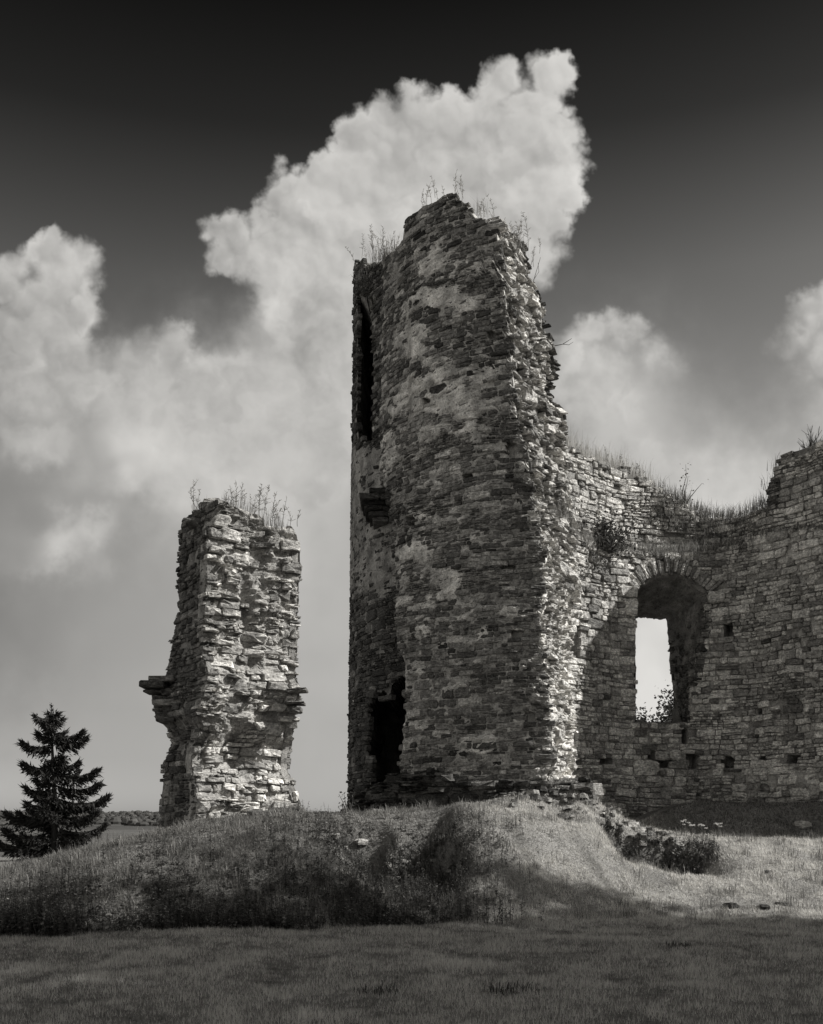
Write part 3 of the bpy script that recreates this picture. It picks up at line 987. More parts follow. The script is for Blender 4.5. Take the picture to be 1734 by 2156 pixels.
    M.lay(upper, cells, rng, .16, proud=(.0, .06), gap=.006, back=.4, trim=False, tilt=.05, wave=0)

    # reveal of the window
    nA = 13
    fl_u = [ul] * 8 + list(np.linspace(ul, ur0, nA + 2)[1:-1]) + [None] * 9
    fz = list(np.linspace(zsill, zs, 8)) + [float(arch(x)) for x in np.linspace(ul, ur0, nA + 2)[1:-1]] + list(np.linspace(zs, zsill, 9))
    fu = [ul] * 8 + list(np.linspace(ul, ur0, nA + 2)[1:-1]) + [float(urz(x)) for x in np.linspace(zs, zsill, 9)]
    Yb = 29.8
    bt = 1302
    bx = [1322] * 8 + list(np.linspace(1322, 1403, nA + 2)[1:-1]) + list(np.interp(np.linspace(bt, 1535, 9), [1300, 1400, 1470, 1535], [1404, 1411, 1422, 1446]))
    by = list(np.linspace(1570, bt + 3, 8)) + [bt] * nA + list(np.linspace(bt, 1535, 9))
    F = P(np.array(fu), np.array(fz)) + N(np.array(fu), np.array(fz)) * (-.02)
    B = np.stack([xpx(bx, Yb), np.full(len(bx), Yb), zpy(by, Yb)], -1)
    ns = 26
    rows = []
    nF = N(np.array(fu), np.array(fz))
    for s in np.linspace(0, 1, ns + 1):
        r = F * (1 - s) + B * s
        rows.append(r)
    rows = np.array(rows)
    # finer round the loop
    kk = 4
    tt = np.linspace(0, len(fu) - 1, (len(fu) - 1) * kk + 1)
    fine = np.stack([np.stack([np.interp(tt, np.arange(len(fu)), rows[i, :, c]) for c in range(3)], -1) for i in range(ns + 1)])
    nzv = np.stack([perlin(fine[..., 0] * 3 + 7 * c, fine[..., 1] * 3, fine[..., 2] * 3, seed=200 + c) + .5 * perlin(fine[..., 0] * 9, fine[..., 1] * 9 + 5 * c, fine[..., 2] * 9, seed=210 + c) for c in range(3)], -1)
    edge = np.ones(ns + 1); edge[0] = .3; edge[-1] = 1.2
    nz2 = np.stack([fbm(fine[..., 0] * 7 + 3 * c, fine[..., 1] * 7, fine[..., 2] * 9, octaves=3, rough=.6, seed=230 + c) for c in range(3)], -1)
    fine = fine + (nzv * .045 + nz2 * .05) * edge[:, None, None]
    nn = fine.shape[1]
    outer = F - N(np.array(fu), np.array(fz)) * 1.68
    outer = np.stack([np.interp(tt, np.arange(len(fu)), outer[:, c]) for c in range(3)], -1)
    Vr = np.concatenate([fine.reshape(-1, 3), outer])
    idx = np.arange((ns + 2) * nn).reshape(ns + 2, nn)
    qd = np.stack([idx[:-1, :-1], idx[1:, :-1], idx[1:, 1:], idx[:-1, 1:]], -1).reshape(-1, 4)
    sill = np.stack([idx[:-1, 0], idx[:-1, -1], idx[1:, -1], idx[1:, 0]], -1)
    mesh_obj('window_reveal', Vr, [qd, sill], MAT_MORTAR, thing, tone=.23)

    # rubble showing in the lower part of the right jamb
    zf = np.array(fz[-9:])[::-1]; uf = np.array(fu[-9:])[::-1]
    zb_ = zpy(np.array(by[-9:])[::-1], Yb); xb_ = xpx(np.array(bx[-9:])[::-1], Yb)

    def PJ(u, z):
        u = np.asarray(u, float); z = np.asarray(z, float) + 0 * u
        a = P(np.interp(z, zf, uf), z)
        b = np.stack([np.interp(z, zb_, xb_), Yb + 0 * z, z], -1)
        return a + (b - a) * (u / 2.0)[..., None]

    def NJ(u, z):
        z = np.asarray(z, float) + 0 * np.asarray(u)
        return np.stack([-.93 + 0 * z, -.36 + 0 * z, 0 * z], -1)
    jamb = Face(PJ, NJ, lambda z: 0 * np.asarray(z, float), lambda z: 2.0 + 0 * np.asarray(z, float), zsill, lambda u: zs - .1 + 0 * np.asarray(u))
    cells = lay_courses(0, 2.0, zsill, zs, rng, hmin=.07, hmax=.24, wmax=.5, seg=(.4, 1.0), ratio=(.9, 2.6))
    M.lay(jamb, cells, rng, .15, proud=(-.02, .07), gap=.012, keep=lambda u, z, r: r.rand(len(u)) < np.clip(1.25 - (z - zsill) / (zs - zsill) * 1.5 + .9 * sstep(.35, .0, u), 0, 1), seed=140, back=.2, rough=.03, tilt=.08)
    # loose stones left on the broken sill
    for k in range(9):
        a = ul + (ur0 - ul) * (k + rng.uniform(.1, .9)) / 9
        cells = [(a - rng.uniform(.08, .2), a + rng.uniform(.08, .2), zsill - .12, zsill + rng.uniform(-.02, .12))]
        M.lay(low, cells, rng, .16, proud=(-.5, .03), gap=.004, trim=False, back=.6, tilt=.12, rough=.03, wave=0)
    # arch ring of thin slabs set on edge
    nv = 27
    w = rng.uniform(.7, 1.35, nv); e = np.concatenate([[0], np.cumsum(w)]) / w.sum()
    for i in range(nv):
        def ringpt(s, k):
            u = ul - .06 + (ur0 - ul + .12) * s
            x = (s - .5) * 2
            z = float(arch(np.clip(u, ul, ur0)))
            fan = x * .95
            return u + math.sin(fan) * k, z + math.cos(fan) * k
        g = .0022
        s0, s1 = e[i] + g, e[i + 1] - g
        k0 = rng.uniform(-.05, .04); k1 = rng.uniform(.26, .48)
        if i == 22: continue
        c = [ringpt(s1, k0), ringpt(s1, (k0 + k1) / 2), ringpt(s1, k1), None, ringpt(s0, k1), ringpt(s0, (k0 + k1) / 2), ringpt(s0, k0), None]
        sm = (s0 + s1) / 2
        o10 = [ringpt(s1, k0 + .03), ringpt(s1, (k0 + k1) / 2), ringpt(s1, k1 - .03), ringpt(s1 - .15 * (s1 - s0), k1), ringpt(s0 + .15 * (s1 - s0), k1), ringpt(s0, k1 - .04), ringpt(s0, (k0 + k1) / 2), ringpt(s0, k0 + .03), ringpt(s0 + .2 * (s1 - s0), k0), ringpt(s1 - .2 * (s1 - s0), k0)]
        o = np.array(o10); o = o[::-1] if False else o
        cen = o.mean(0)
        dpt = rng.uniform(.03, .10)
        Uu = np.concatenate([o[:, 0], o[:, 0], cen[0] + (o[:, 0] - cen[0]) * .91, [cen[0]]]); Zz = np.concatenate([o[:, 1], o[:, 1], cen[1] + (o[:, 1] - cen[1]) * .97, [cen[1]]])
        D = np.concatenate([np.full(10, -.35), np.full(10, dpt - .015) + rng.uniform(-.01, .01, 10), np.full(10, dpt) + rng.uniform(-.01, .01, 10), [dpt + .01]])
        V = base_at(Uu, Zz, D)
        qq, t3 = Masonry.topo()
        mesh_obj('voussoir', V, [qq, t3], MAT_STONE, thing, tone=float(np.clip(.32 * math.exp(rng.normal(0, .38)), .10, .55)), origin=V.mean(0))
    # springer block with a white face at the right end of the arch
    cells = [(float(U(1490)), float(U(1527)), float(zpy(1270, 27.9)), float(zpy(1246, 27.9))), (float(U(1300)), float(U(1338)), float(zpy(1262, 27.8)), float(zpy(1242, 27.8))), (float(U(1315)), float(U(1339)), float(zpy(1300, 27.8)), float(zpy(1264, 27.8)))]
    M.lay(low, cells, rng, .62, proud=(.12, .15), gap=.004, trim=False, tone_sd=.05, wave=0, back=.3)
    M.finish(thing)
    # the dark recess stays empty; ledge heights are used by the plants
    return thing, dict(P=P, N=N, U=U, led=led, P3=P3, N3=N3, U3=U3, top3=top3)


# ------------------------------------------------------------------ the lone pillar of masonry at the left
def build_pillar():
    rng = np.random.RandomState(37)
    thing = empty('masonry_pillar', (-4.2, 22.2, 1.2), 'lone ruined rubble pillar with sunlit face and jutting slabs, left of the tower', 'pillar')
    M = Masonry()
    YA, YL = 21.5, 23.0
    SB = .72
    ax = ztab([(1050, 458), (1068, 457), (1113, 438), (1158, 436), (1233, 433), (1308, 429), (1379, 427), (1409, 438), (1439, 440), (1469, 431), (1502, 420), (1532, 425), (1570, 404), (1607, 400), (1660, 414), (1690, 414), (1719, 402), (1790, 400)], YA)
    lx = ztab([(1050, 412), (1070, 402), (1098, 381), (1151, 377), (1240, 373), (1289, 378), (1326, 367), (1394, 354), (1424, 347), (1442, 335), (1476, 322), (1510, 326), (1532, 350), (1570, 362), (1611, 341), (1633, 345), (1660, 340), (1723, 338), (1790, 338)], YL)
    YR = YA + SB * 2.0
    rx = ztab([(1080, 600), (1108, 606), (1112, 618), (1151, 634), (1214, 631), (1270, 629), (1345, 627), (1413, 625), (1431, 624), (1450, 634), (1480, 633), (1495, 630), (1529, 624), (1555, 616), (1588, 609), (1626, 607), (1645, 618), (1682, 632), (1790, 640)], YR)
    belt = table([(float(zpy(p, YA)), d) for p, d in [(1370, 0), (1420, .10), (1450, .20), (1505, .24), (1525, .08), (1560, -.14), (1620, -.10), (1650, .04), (1790, .10)]])
    cb, sb = 1 / math.hypot(1, SB), SB / math.hypot(1, SB)

    def xa(z): return (ax(z) - 867) * KPX * YA

    def PB(u, z):
        z = np.asarray(z, float) + 0 * np.asarray(u)
        o = belt(z)
        return np.stack([xa(z) + np.asarray(u) * cb, YA + np.asarray(u) * sb - o, z], -1)
    NB = lambda u, z: np.stack([sb + 0 * np.asarray(u) + 0 * np.asarray(z), -cb + 0 * np.asarray(u) + 0 * np.asarray(z), 0 * np.asarray(u) + 0 * np.asarray(z)], -1)

    def lenB(z):
        c = (rx(z) - 867) * KPX
        return (c * YA - xa(z)) / (cb - c * sb)

    tpr = [(430, 1098), (440, 1075), (457, 1053), (470, 1062), (487, 1070), (520, 1080), (541, 1083), (556, 1110), (585, 1113), (600, 1106), (618, 1111), (630, 1128), (640, 1150)]

    def topB(u):
        z0 = float(zpy(1100, YA))
        c = (np.array([t[0] for t in tpr]) - 867) * KPX
        ut = (c * YA - float(xa(np.array(z0)))) / (cb - c * sb)
        zt = np.array([float(zpy(t[1], YA + x * sb)) for t, x in zip(tpr, ut)])
        return np.interp(u, ut, zt)
    Z0 = .8
    fB = Face(PB, NB, lambda z: 0 * np.asarray(z, float), lenB, Z0, topB)
    chase = [(520, 1290, 16, 90, 1.0), (505, 1570, 30, 60, 1.3), (560, 1500, 40, 30, .8), (540, 1170, 25, 60, .5), (530, 1400, 14, 30, .8)]

    def rec(u, z):
        px, py = proj(PB(u, z))
        return .22 * spots(px, py, chase)
    dB = lambda u, z: -.022 + .07 * fbm(u * 4, z * 7, octaves=4, rough=.6, seed=302) + .08 * fbm(u * 1.2, z * 1.2, octaves=2, seed=305) - rec(u, z)
    mortar_sheet('rubble_core', fB, thing, dB, lambda u, z: .34 + .08 * fbm(u * 2, z * 2, octaves=3, seed=306), .04, .035, thick=.3)
    cells = lay_courses(0, 3.1, Z0, 8.6, rng, hmin=.085, hmax=.32, wmin=.12, wmax=.52, band=(.28, .55), seg=(.4, 1.1), thin=.08)
    fb2 = Face(PB, NB, fB.uL, fB.uR, Z0, topB)
    b_at = fb2.at
    fb2.at = lambda u, z, d: b_at(u, z, d + .08 * fbm(np.asarray(u) * 1.2, np.asarray(z) * 1.2, octaves=2, seed=305) - rec(u, z))
    M.lay(fb2, cells, rng, .42, proud=(-.06, .13), gap=.015, back=.25, jag=.06, tilt=.08, rough=.026, tone_sd=.36, seed=301, wave=.05, keep=lambda u, z, r: r.rand(len(u)) > .08 + .35 * (rec(u, z) > .08))

    # left side, turned from the sun; that shade is in its darker tones
    def endA(z): return (lx(z) - 867) * KPX * YL

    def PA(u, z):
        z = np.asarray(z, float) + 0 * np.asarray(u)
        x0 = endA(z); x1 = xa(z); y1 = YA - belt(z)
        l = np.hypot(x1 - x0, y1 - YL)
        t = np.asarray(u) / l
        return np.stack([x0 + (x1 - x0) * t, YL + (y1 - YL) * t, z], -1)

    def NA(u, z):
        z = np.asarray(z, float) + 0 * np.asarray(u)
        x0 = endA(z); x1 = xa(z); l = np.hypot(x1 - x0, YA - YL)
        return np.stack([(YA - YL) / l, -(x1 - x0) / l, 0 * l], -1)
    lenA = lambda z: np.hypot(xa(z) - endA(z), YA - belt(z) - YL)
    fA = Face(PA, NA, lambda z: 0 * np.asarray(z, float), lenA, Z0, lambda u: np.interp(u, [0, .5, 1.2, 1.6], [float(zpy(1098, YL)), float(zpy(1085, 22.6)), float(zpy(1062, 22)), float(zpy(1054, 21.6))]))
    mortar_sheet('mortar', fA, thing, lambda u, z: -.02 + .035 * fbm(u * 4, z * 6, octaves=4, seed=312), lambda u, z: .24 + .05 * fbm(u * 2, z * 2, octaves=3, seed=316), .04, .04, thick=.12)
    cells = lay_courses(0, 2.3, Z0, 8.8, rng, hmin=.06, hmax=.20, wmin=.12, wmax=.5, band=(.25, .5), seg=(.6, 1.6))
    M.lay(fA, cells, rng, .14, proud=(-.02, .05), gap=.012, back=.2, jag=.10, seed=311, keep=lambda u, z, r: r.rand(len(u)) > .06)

    # right return and back, seen only from the side
    def PC(u, z):
        z = np.asarray(z, float) + 0 * np.asarray(u)
        a = PB(lenB(z), z)
        return a + np.stack([-sb * np.asarray(u) * 1.0 - .12 * np.asarray(u), cb * np.asarray(u), 0 * z], -1)
    NC = lambda u, z: np.stack([cb + 0 * u + 0 * z, sb + 0 * u + 0 * z, 0 * u + 0 * z], -1)
    fC = Face(PC, NC, lambda z: 0 * np.asarray(z, float), lambda z: np.full(np.shape(z), 1.5), Z0, lambda u: np.full(np.shape(u), float(zpy(1150, 22.2))))
    mortar_sheet('mortar', fC, thing, lambda u, z: -.05 + .04 * fbm(u * 4, z * 6, octaves=3, seed=322), lambda u, z: .25 + 0 * u, .08, .08, thick=.2)
    cells = lay_courses(0, 1.5, Z0, 8.3, rng, hmin=.07, hmax=.22, wmin=.15, wmax=.5)
    M.lay(fC, cells, rng, .22, proud=(-.03, .06), gap=.012, back=.2, jag=.05, seed=321)

    # slabs of the string course that stick out
    flat = Face(lambda u, z: np.stack([np.asarray(u, float) + 0 * z, 22.6 + 0 * u, z + 0 * u], -1), lambda u, z: np.stack([0 * u, 0 * u - 1., 0 * u], -1) + 0 * z[..., None], None, None, 0, lambda u: 1e3)
    sl = [(301, 352, 1437, 1451), (318, 372, 1426, 1438), (305, 345, 1454, 1460), (319, 350, 1464, 1474), (318, 360, 1490, 1497), (326, 380, 1476, 1488), (328, 370, 1500, 1512), (335, 372, 1513, 1522), (340, 390, 1448, 1463)]
    cells = [(float(xpx(a, 22.5)), float(xpx(b, 22.5)), float(zpy(d, 22.5)), float(zpy(c, 22.5))) for a, b, c, d in sl]
    M.lay(flat, cells, rng, .15, proud=(.0, .45), gap=.003, back=.25, trim=False, tilt=.03, wave=0, rough=.02)
    sl = [(604, 647, 1449, 1457), (600, 641, 1476, 1483), (606, 634, 1488, 1500)]
    cells = [(float(xpx(a, 22.2)), float(xpx(b, 22.2)), float(zpy(d, 22.2)), float(zpy(c, 22.2))) for a, b, c, d in sl]
    fl2 = Face(lambda u, z: flat.P(u, z) + np.array([0, -.4, 0]), flat.N, None, None, 0, flat.ztop)
    M.lay(fl2, cells, rng, .26, proud=(.0, .12), gap=.003, back=.35, trim=False, tilt=.03, wave=0, rough=.02)
    # cap stones on top
    cp = [(415, 462, 1052, 1068), (424, 459, 1042, 1054), (455, 487, 1056, 1074), (400, 440, 1068, 1084), (385, 420, 1084, 1100)]
    cells = [(float(xpx(a, 21.9)), float(xpx(b, 21.9)), float(zpy(d, 21.9)), float(zpy(c, 21.9))) for a, b, c, d in cp]
    fl3 = Face(lambda u, z: flat.P(u, z) + np.array([0, -.5, 0]), flat.N, None, None, 0, flat.ztop)
    M.lay(fl3, cells, rng, .22, proud=(.0, .2), gap=.003, back=.5, trim=False, tilt=.06, wave=0, rough=.03)
    M.finish(thing)
    return thing


tower = tag(build_tower(), kind='thing')
wall, WALL = build_wall()
tag(wall, kind='thing')
pillar = tag(build_pillar(), kind='thing')

# ------------------------------------------------------------------ ground
RID = [  # px, py, depth of the skyline of the mound
    (-700, 1925, 20.5), (-300, 1885, 20.5), (0, 1836, 20.4), (100, 1812, 20.3), (200, 1782, 20.2), (340, 1752, 20.2), (450, 1730, 20.4), (560, 1710, 20.7), (640, 1697, 21.0), (740, 1690, 21.5), (850, 1689, 22.0), (930, 1690, 22.3), (1000, 1700, 22.6), (1050, 1690, 22.9), (1100, 1674, 23.2),
    (1170, 1652, 23.5), (1205, 1650, 23.7), (1240, 1672, 23.8), (1285, 1712, 23.8), (1350, 1746, 23.7), (1430, 1757, 23.6), (1560, 1766, 23.6), (1734, 1768, 23.6), (2100, 1760, 23.4), (2600, 1760, 22.5)]
_rx = np.array([float(xpx(a, c)) for a, b, c in RID]); _ry = np.array([c for a, b, c in RID]); _rz = np.array([float(zpy(b, c)) for a, b, c in RID])
_ft0 = table([(-12, 14.8), (-6, 15.5), (-2, 16.9), (1, 17.6), (4, 18.0), (9, 18.4), (14, 18.4)])


def _ft(X):
    X = np.asarray(X, float)
    return _ft0(X) + .45 * perlin(X * .55, X * 0 + 5.3, seed=18) + .22 * perlin(X * 1.9, X * 0 + 1.7, seed=19)




def ground_z(X, Y):
    X = np.asarray(X, float); Y = np.asarray(Y, float)
    yr = np.interp(X, _rx, _ry); zr = np.interp(X, _rx, _rz)
    yf = _ft(X)
    t = np.clip((Y - yf) / (yr - yf), 0, 1)
    right = sstep(1.0, 4.5, X)
    prof = np.sin(t * math.pi / 2) ** (1.25) * (1 - right) + (t ** 1.5 * .55 + .45 * sstep(0, 1, t)) * right
    z = zr * prof
    # hollow eaten into the front of the mound, its steep edge on the right
    X0, Y0 = X, Y
    wl = np.exp(-((X + .4) / 2.2) ** 2 - ((Y - 20.3) / 2.) ** 2)
    X = X0 + wl * .55 * fbm(X0 * .9, Y0 * .9, octaves=3, seed=33); Y = Y0 + wl * .55 * fbm(X0 * .9, Y0 * .9, octaves=3, seed=36)
    ex = (X + .05) / 1.05; ey = (Y - 20.3) / 1.6
    hol = np.exp(-(np.abs(ex) ** 3 + np.abs(ey) ** 2.4)) * sstep(1.06, .60, X + .12 * perlin(Y * 1.3, X * 0 + 2, seed=3))
    z = z - 1.15 * hol
    ex = (X + 1.05) / .85; ey = (Y - 20.9) / .75
    z = z - 1.15 * np.exp(-(np.abs(ex) ** 3 + np.abs(ey) ** 3)) * sstep(-.45, -.68, X + .15 * perlin(Y * 2, X * 0, seed=5))
    ex = (X + .55) / .5; ey = (Y - 19.9) / .55
    z = z - .35 * np.exp(-(np.abs(ex) ** 3 + np.abs(ey) ** 3))
    ex = (X - .75) / .45; ey = (Y - 19.35) / .5
    z = z - .32 * np.exp(-(np.abs(ex) ** 3 + np.abs(ey) ** 3))
    X, Y = X0, Y0
    # eroded bank on the right: turf above, scooped face below
    ys = np.interp(X, [3.0, 3.9, 5.2, 6.4, 7.2], [23.05, 22.95, 22.95, 22.85, 22.9]) + .16 * perlin(X * 1.6, X * 0, seed=6) + .10 * perlin(X * 4.5, X * 0, seed=7)
    wn = np.maximum(sstep(3.7, 4.4, X), .6 * np.exp(-((X - 3.15) / .35) ** 2)) * sstep(6.7, 5.9, X)
    dY = ys - Y
    z = z - .55 * wn * (1 + .5 * perlin(X * 1.3, X * 0 + 9, seed=8)) * sstep(-.06, .16, dY) * sstep(2.3, .5, dY)
    # behind the skyline
    beh = np.clip(Y - yr, 0, None)
    left = sstep(-1.5, -3.0, X)
    z = z - left * (zr - .15) * sstep(0, 8, beh)
    mid = sstep(3.6, 6.0, X)
    z = z + mid * .85 * sstep(.6, 2.4, beh) * sstep(4.6, 7.2, X) - (1 - left) * (1 - mid) * .25 * sstep(.2, 1.2, beh)
    z = z - (1 - left) * np.clip(z, 0, None) * sstep(6.5, 16, beh)
    # general unevenness
    near = sstep(60, 30, Y) * sstep(-5, 3, Y)
    z = z + near * (.07 * fbm(X * .45, Y * .45, octaves=3, seed=41) + .035 * fbm(X * 1.6, Y * 1.6, octaves=3, seed=42) * (.4 + t))
    lump = sstep(.02, .3, t) * near
    rough = np.exp(-((X + .3) / 1.6) ** 2 - ((Y - 20.2) / 1.3) ** 2)
    z = z + rough * .30 * fbm(X * 1.7, Y * 1.7, octaves=4, rough=.6, seed=47)
    z = z + lump * .05 * np.abs(fbm(X * 3.0, Y * 3.0, octaves=3, seed=43))
    # the land falls to a valley and rises to wooded hills
    D = np.hypot(X, Y)
    z = z - sstep(40, 150, D) * 1.6 + sstep(800, 2000, D) * (20 + 4.0 * perlin(X / 500., Y / 500., seed=12)) + sstep(150, 300, D) * 1.0 * perlin(X / 90., Y / 90., seed=14)
    z = z + sstep(900, 5000, D) * 6
    return z


def spaced(a, b, st, far, ratio=1.22):
    core = np.arange(a, b + st / 2, st)
    out = []; d = st
    v = b
    while v < far:
        d *= ratio; v += d; out.append(v)
    low = []; d = st; v = a
    while v > -far:
        d *= ratio; v -= d; low.append(v)
    return np.concatenate([low[::-1], core, out])


def ground_material():
    m, nt, b = new_mat('turf')
    p = pos(nt)
    n1 = noise(nt, p, .9, 5, .6); n2 = noise(nt, p, 22, 5, .65); n3 = noise(nt, p, .012, 5, .6)
    t = attr(nt)
    f = mnode(nt, 'MULTIPLY', t, remap(nt, n1, .3, .7, .65, 1.35))
    f = mnode(nt, 'MULTIPLY', f, remap(nt, n2, .3, .7, .5, 1.5))
    f = mnode(nt, 'MULTIPLY', f, remap(nt, n3, .35, .65, .7, 1.3))
    grey_to(nt, b, f)
    bump(nt, b, n2, 1.0, .05)
    return m


def bare(X, Y):
    """bare earth in the hollow and the scooped bank"""
    ex = (X - .05) / 1.0; ey = (Y - 20.4) / 1.0
    a = np.exp(-(ex ** 4 + ey ** 2))
    ys = np.interp(X, [3.0, 3.9, 5.2, 6.4, 7.2], [23.05, 22.95, 22.95, 22.85, 22.9])
    b = sstep(3.8, 4.4, X) * sstep(6.6, 6.0, X) * sstep(-.05, .1, ys - Y) * sstep(.6, .3, ys - Y)
    return np.maximum(.75 * a * sstep(-.15, .25, fbm(X * 1.5, Y * 1.5, octaves=3, seed=71)), b)


def build_ground():
    xs = spaced(-11, 12.5, .10, 7000); ys = spaced(7.5, 28, .10, 9000)
    ys = ys[ys > -400]
    X, Y = np.meshgrid(xs, ys)
    Z = ground_z(X, Y)
    V = np.stack([X, Y, Z], -1).reshape(-1, 3)
    idx = np.arange(len(V)).reshape(X.shape)
    q = np.stack([idx[:-1, :-1], idx[:-1, 1:], idx[1:, 1:], idx[1:, :-1]], -1).reshape(-1, 4)
    D = np.hypot(X, Y)
    T = .18 + .08 * sstep(.6, 2.2, X) * (Y > 17.5) * (1 - .8 * sstep(5.2, 6.2, X) * sstep(24.1, 24.6, Y)) - .14 * bare(X, Y)  # ground painted paler on the sunlit slope, darker where the wall shades it
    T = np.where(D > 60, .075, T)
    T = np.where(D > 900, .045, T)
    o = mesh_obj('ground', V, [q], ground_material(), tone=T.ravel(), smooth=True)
    tag(o, 'grassy castle mound and lawn running out to distant land', None, None, 'structure')
    return o


def leaf_mat(name, trans=.25, rough=.8):
    m, nt, b = new_mat(name)
    t = attr(nt)
    n = nd(nt, 'ShaderNodeVectorMath', operation='SCALE'); n.inputs[0].default_value = (1.0, .975, .925); link(nt, t, n.inputs['Scale'])
    link(nt, n.outputs[0], b.inputs['Base Color'])
    b.inputs['Roughness'].default_value = rough
    if trans:
        tr = nd(nt, 'ShaderNodeBsdfTranslucent'); link(nt, n.outputs[0], tr.inputs['Color'])
        mx = nd(nt, 'ShaderNodeMixShader'); mx.inputs[0].default_value = trans
        link(nt, b.outputs[0], mx.inputs[1]); link(nt, tr.outputs[0], mx.inputs[2])
        link(nt, mx.outputs[0], nt.nodes['Material Output'].inputs['Surface'])
    return m


MAT_GRASS = leaf_mat('dry_grass', .42)
MAT_LEAF = leaf_mat('leaves', .25)
MAT_STEM = leaf_mat('stems', 0)
MAT_NEEDLE = leaf_mat('needles', .08)


def blades(base, length, width, lean, rng, tone, segs=1, droop=.35):
    """grass blades as tapering strips; base (n,3)"""
    n = len(base)
    a = rng.uniform(0, 2 * math.pi, n)
    dirx = np.cos(a); diry = np.sin(a)
    side = np.stack([-diry, dirx, 0 * a], -1) * (width / 2)[:, None]
    out = np.stack([dirx, diry, 0 * a], -1)
    up = np.array([0, 0, 1.0])
    if segs == 1:
        tip = base + up * (length * np.cos(lean))[:, None] + out * (length * np.sin(lean))[:, None]
        V = np.stack([base - side, base + side, tip], 1)
        F = np.arange(n * 3).reshape(n, 3)
        return V.reshape(-1, 3), [F], np.repeat(tone, 3)
    m = base + up * (length * .55 * np.cos(lean * .6))[:, None] + out * (length * .55 * np.sin(lean * .6))[:, None]
    tip = m + up * (length * .45 * np.cos(lean * 1.7 + droop * 0))[:, None] + out * (length * .45 * np.sin(lean * 1.7))[:, None]
    V = np.stack([base - side, base + side, m + side * .75, m - side * .75, tip], 1)
    k = (np.arange(n) * 5)[:, None]
    q = k + np.array([[0, 1, 2, 3]]); t = k + np.array([[3, 2, 4]])
    return V.reshape(-1, 3), [q, t], np.repeat(tone, 5)


def join(parts):
    V = []; Q = {}; T = []; o = 0
    for v, fs, t in parts:
        for f in fs:
            Q.setdefault(f.shape[1], []).append(f + o)
        V.append(v); T.append(t); o += len(v)
    return np.concatenate(V), [np.concatenate(x) for x in Q.values()], np.concatenate(T)


def build_grass():
    rng = np.random.RandomState(5)
    # short turf of the lawn
    n = 430000
    Y = 7.0 + 11.6 * rng.rand(n) ** .85
    X = (rng.rand(n) - .5) * 2 * (.52 * Y + 2.6)
    keep = Y < _ft(X) + .5 * rng.rand(n) ** 2 + .1
    X, Y = X[keep], Y[keep]
    clump = fbm(X * 1.1, Y * 1.1, octaves=3, seed=90); fine = fbm(X * 5, Y * 5, octaves=2, seed=91)
    L = (.03 + .045 * rng.rand(len(X))) * (1 + .7 * np.clip(clump, -.5, 1)) * (1 + .5 * fine)
    tone = np.clip(.38 * (1 + .8 * clump + .7 * fine) * np.exp(rng.normal(0, .45, len(X))), .04, .6)
    base = np.stack([X, Y, ground_z(X, Y) - .005], -1)
    v, f, t = blades(base, L, .004 + .00045 * Y, rng.uniform(0, .9, len(X)), rng, tone)
    o = mesh_obj('lawn_grass', v, f, MAT_GRASS, tone=t); tag(o, 'short mown grass of the shaded lawn in front', None, None, 'stuff')
    # rougher grass on the mound and the sunny slope
    n = 560000
    Y = 14.6 + 11.4 * rng.rand(n)
    X = (rng.rand(n) - .5) * 2 * (.50 * Y + 2.2)
    yr = np.interp(X, _rx, _ry)
    keep = (Y > _ft(X) - .5 * rng.rand(n) ** 2) & (Y < yr + 1.0 + 2.5 * (X > 5.5)) & (rng.rand(n) > .93 * bare(X, Y))
    X, Y = X[keep], Y[keep]
    clump = fbm(X * .9, Y * .9, octaves=4, seed=95); fine = fbm(X * 4, Y * 4, octaves=2, seed=96)
    lit = sstep(.6, 2.2, X)  # sunlit slope: its light is put into paler grass
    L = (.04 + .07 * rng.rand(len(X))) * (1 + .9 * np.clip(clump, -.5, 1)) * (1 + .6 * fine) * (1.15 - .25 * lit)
    dim = sstep(5.2, 6.2, X) * sstep(24.1, 24.6, Y)  # shade before the wall painted into the grass tone
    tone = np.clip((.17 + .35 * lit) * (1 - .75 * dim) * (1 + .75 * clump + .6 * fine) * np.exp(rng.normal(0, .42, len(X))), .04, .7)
    base = np.stack([X, Y, ground_z(X, Y) - .008], -1)
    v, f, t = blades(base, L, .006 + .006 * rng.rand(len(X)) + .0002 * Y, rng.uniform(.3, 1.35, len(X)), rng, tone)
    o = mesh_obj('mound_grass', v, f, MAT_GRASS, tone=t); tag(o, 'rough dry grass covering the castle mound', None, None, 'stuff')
    # long tussocks
    parts = []
    nt_ = 420
    Yc = 17.2 + 7 * rng.rand(nt_); Xc = (rng.rand(nt_) - .5) * 2 * .44 * Yc
    yr = np.interp(Xc, _rx, _ry)
    ok = (Yc > _ft(Xc)) & (Yc < yr + .5); Xc, Yc = Xc[ok], Yc[ok]
    m = 26
    X = np.repeat(Xc, m) + rng.normal(0, .09, len(Xc) * m); Y = np.repeat(Yc, m) + rng.normal(0, .09, len(Xc) * m)
    tone = np.repeat(.15 + .12 * rng.rand(len(Xc)), m) * np.exp(rng.normal(0, .3, len(X)))
    base = np.stack([X, Y, ground_z(X, Y) - .01], -1)
    parts.append(blades(base, rng.uniform(.10, .28, len(X)), np.full(len(X), .010), rng.uniform(.05, .75, len(X)), rng, np.clip(tone, .04, .5), 2))
    v, f, t = join(parts)
    o = mesh_obj('tussock_grass', v, f, MAT_GRASS, tone=t); tag(o, 'longer tussocks of pale grass on the mound', None, None, 'stuff')


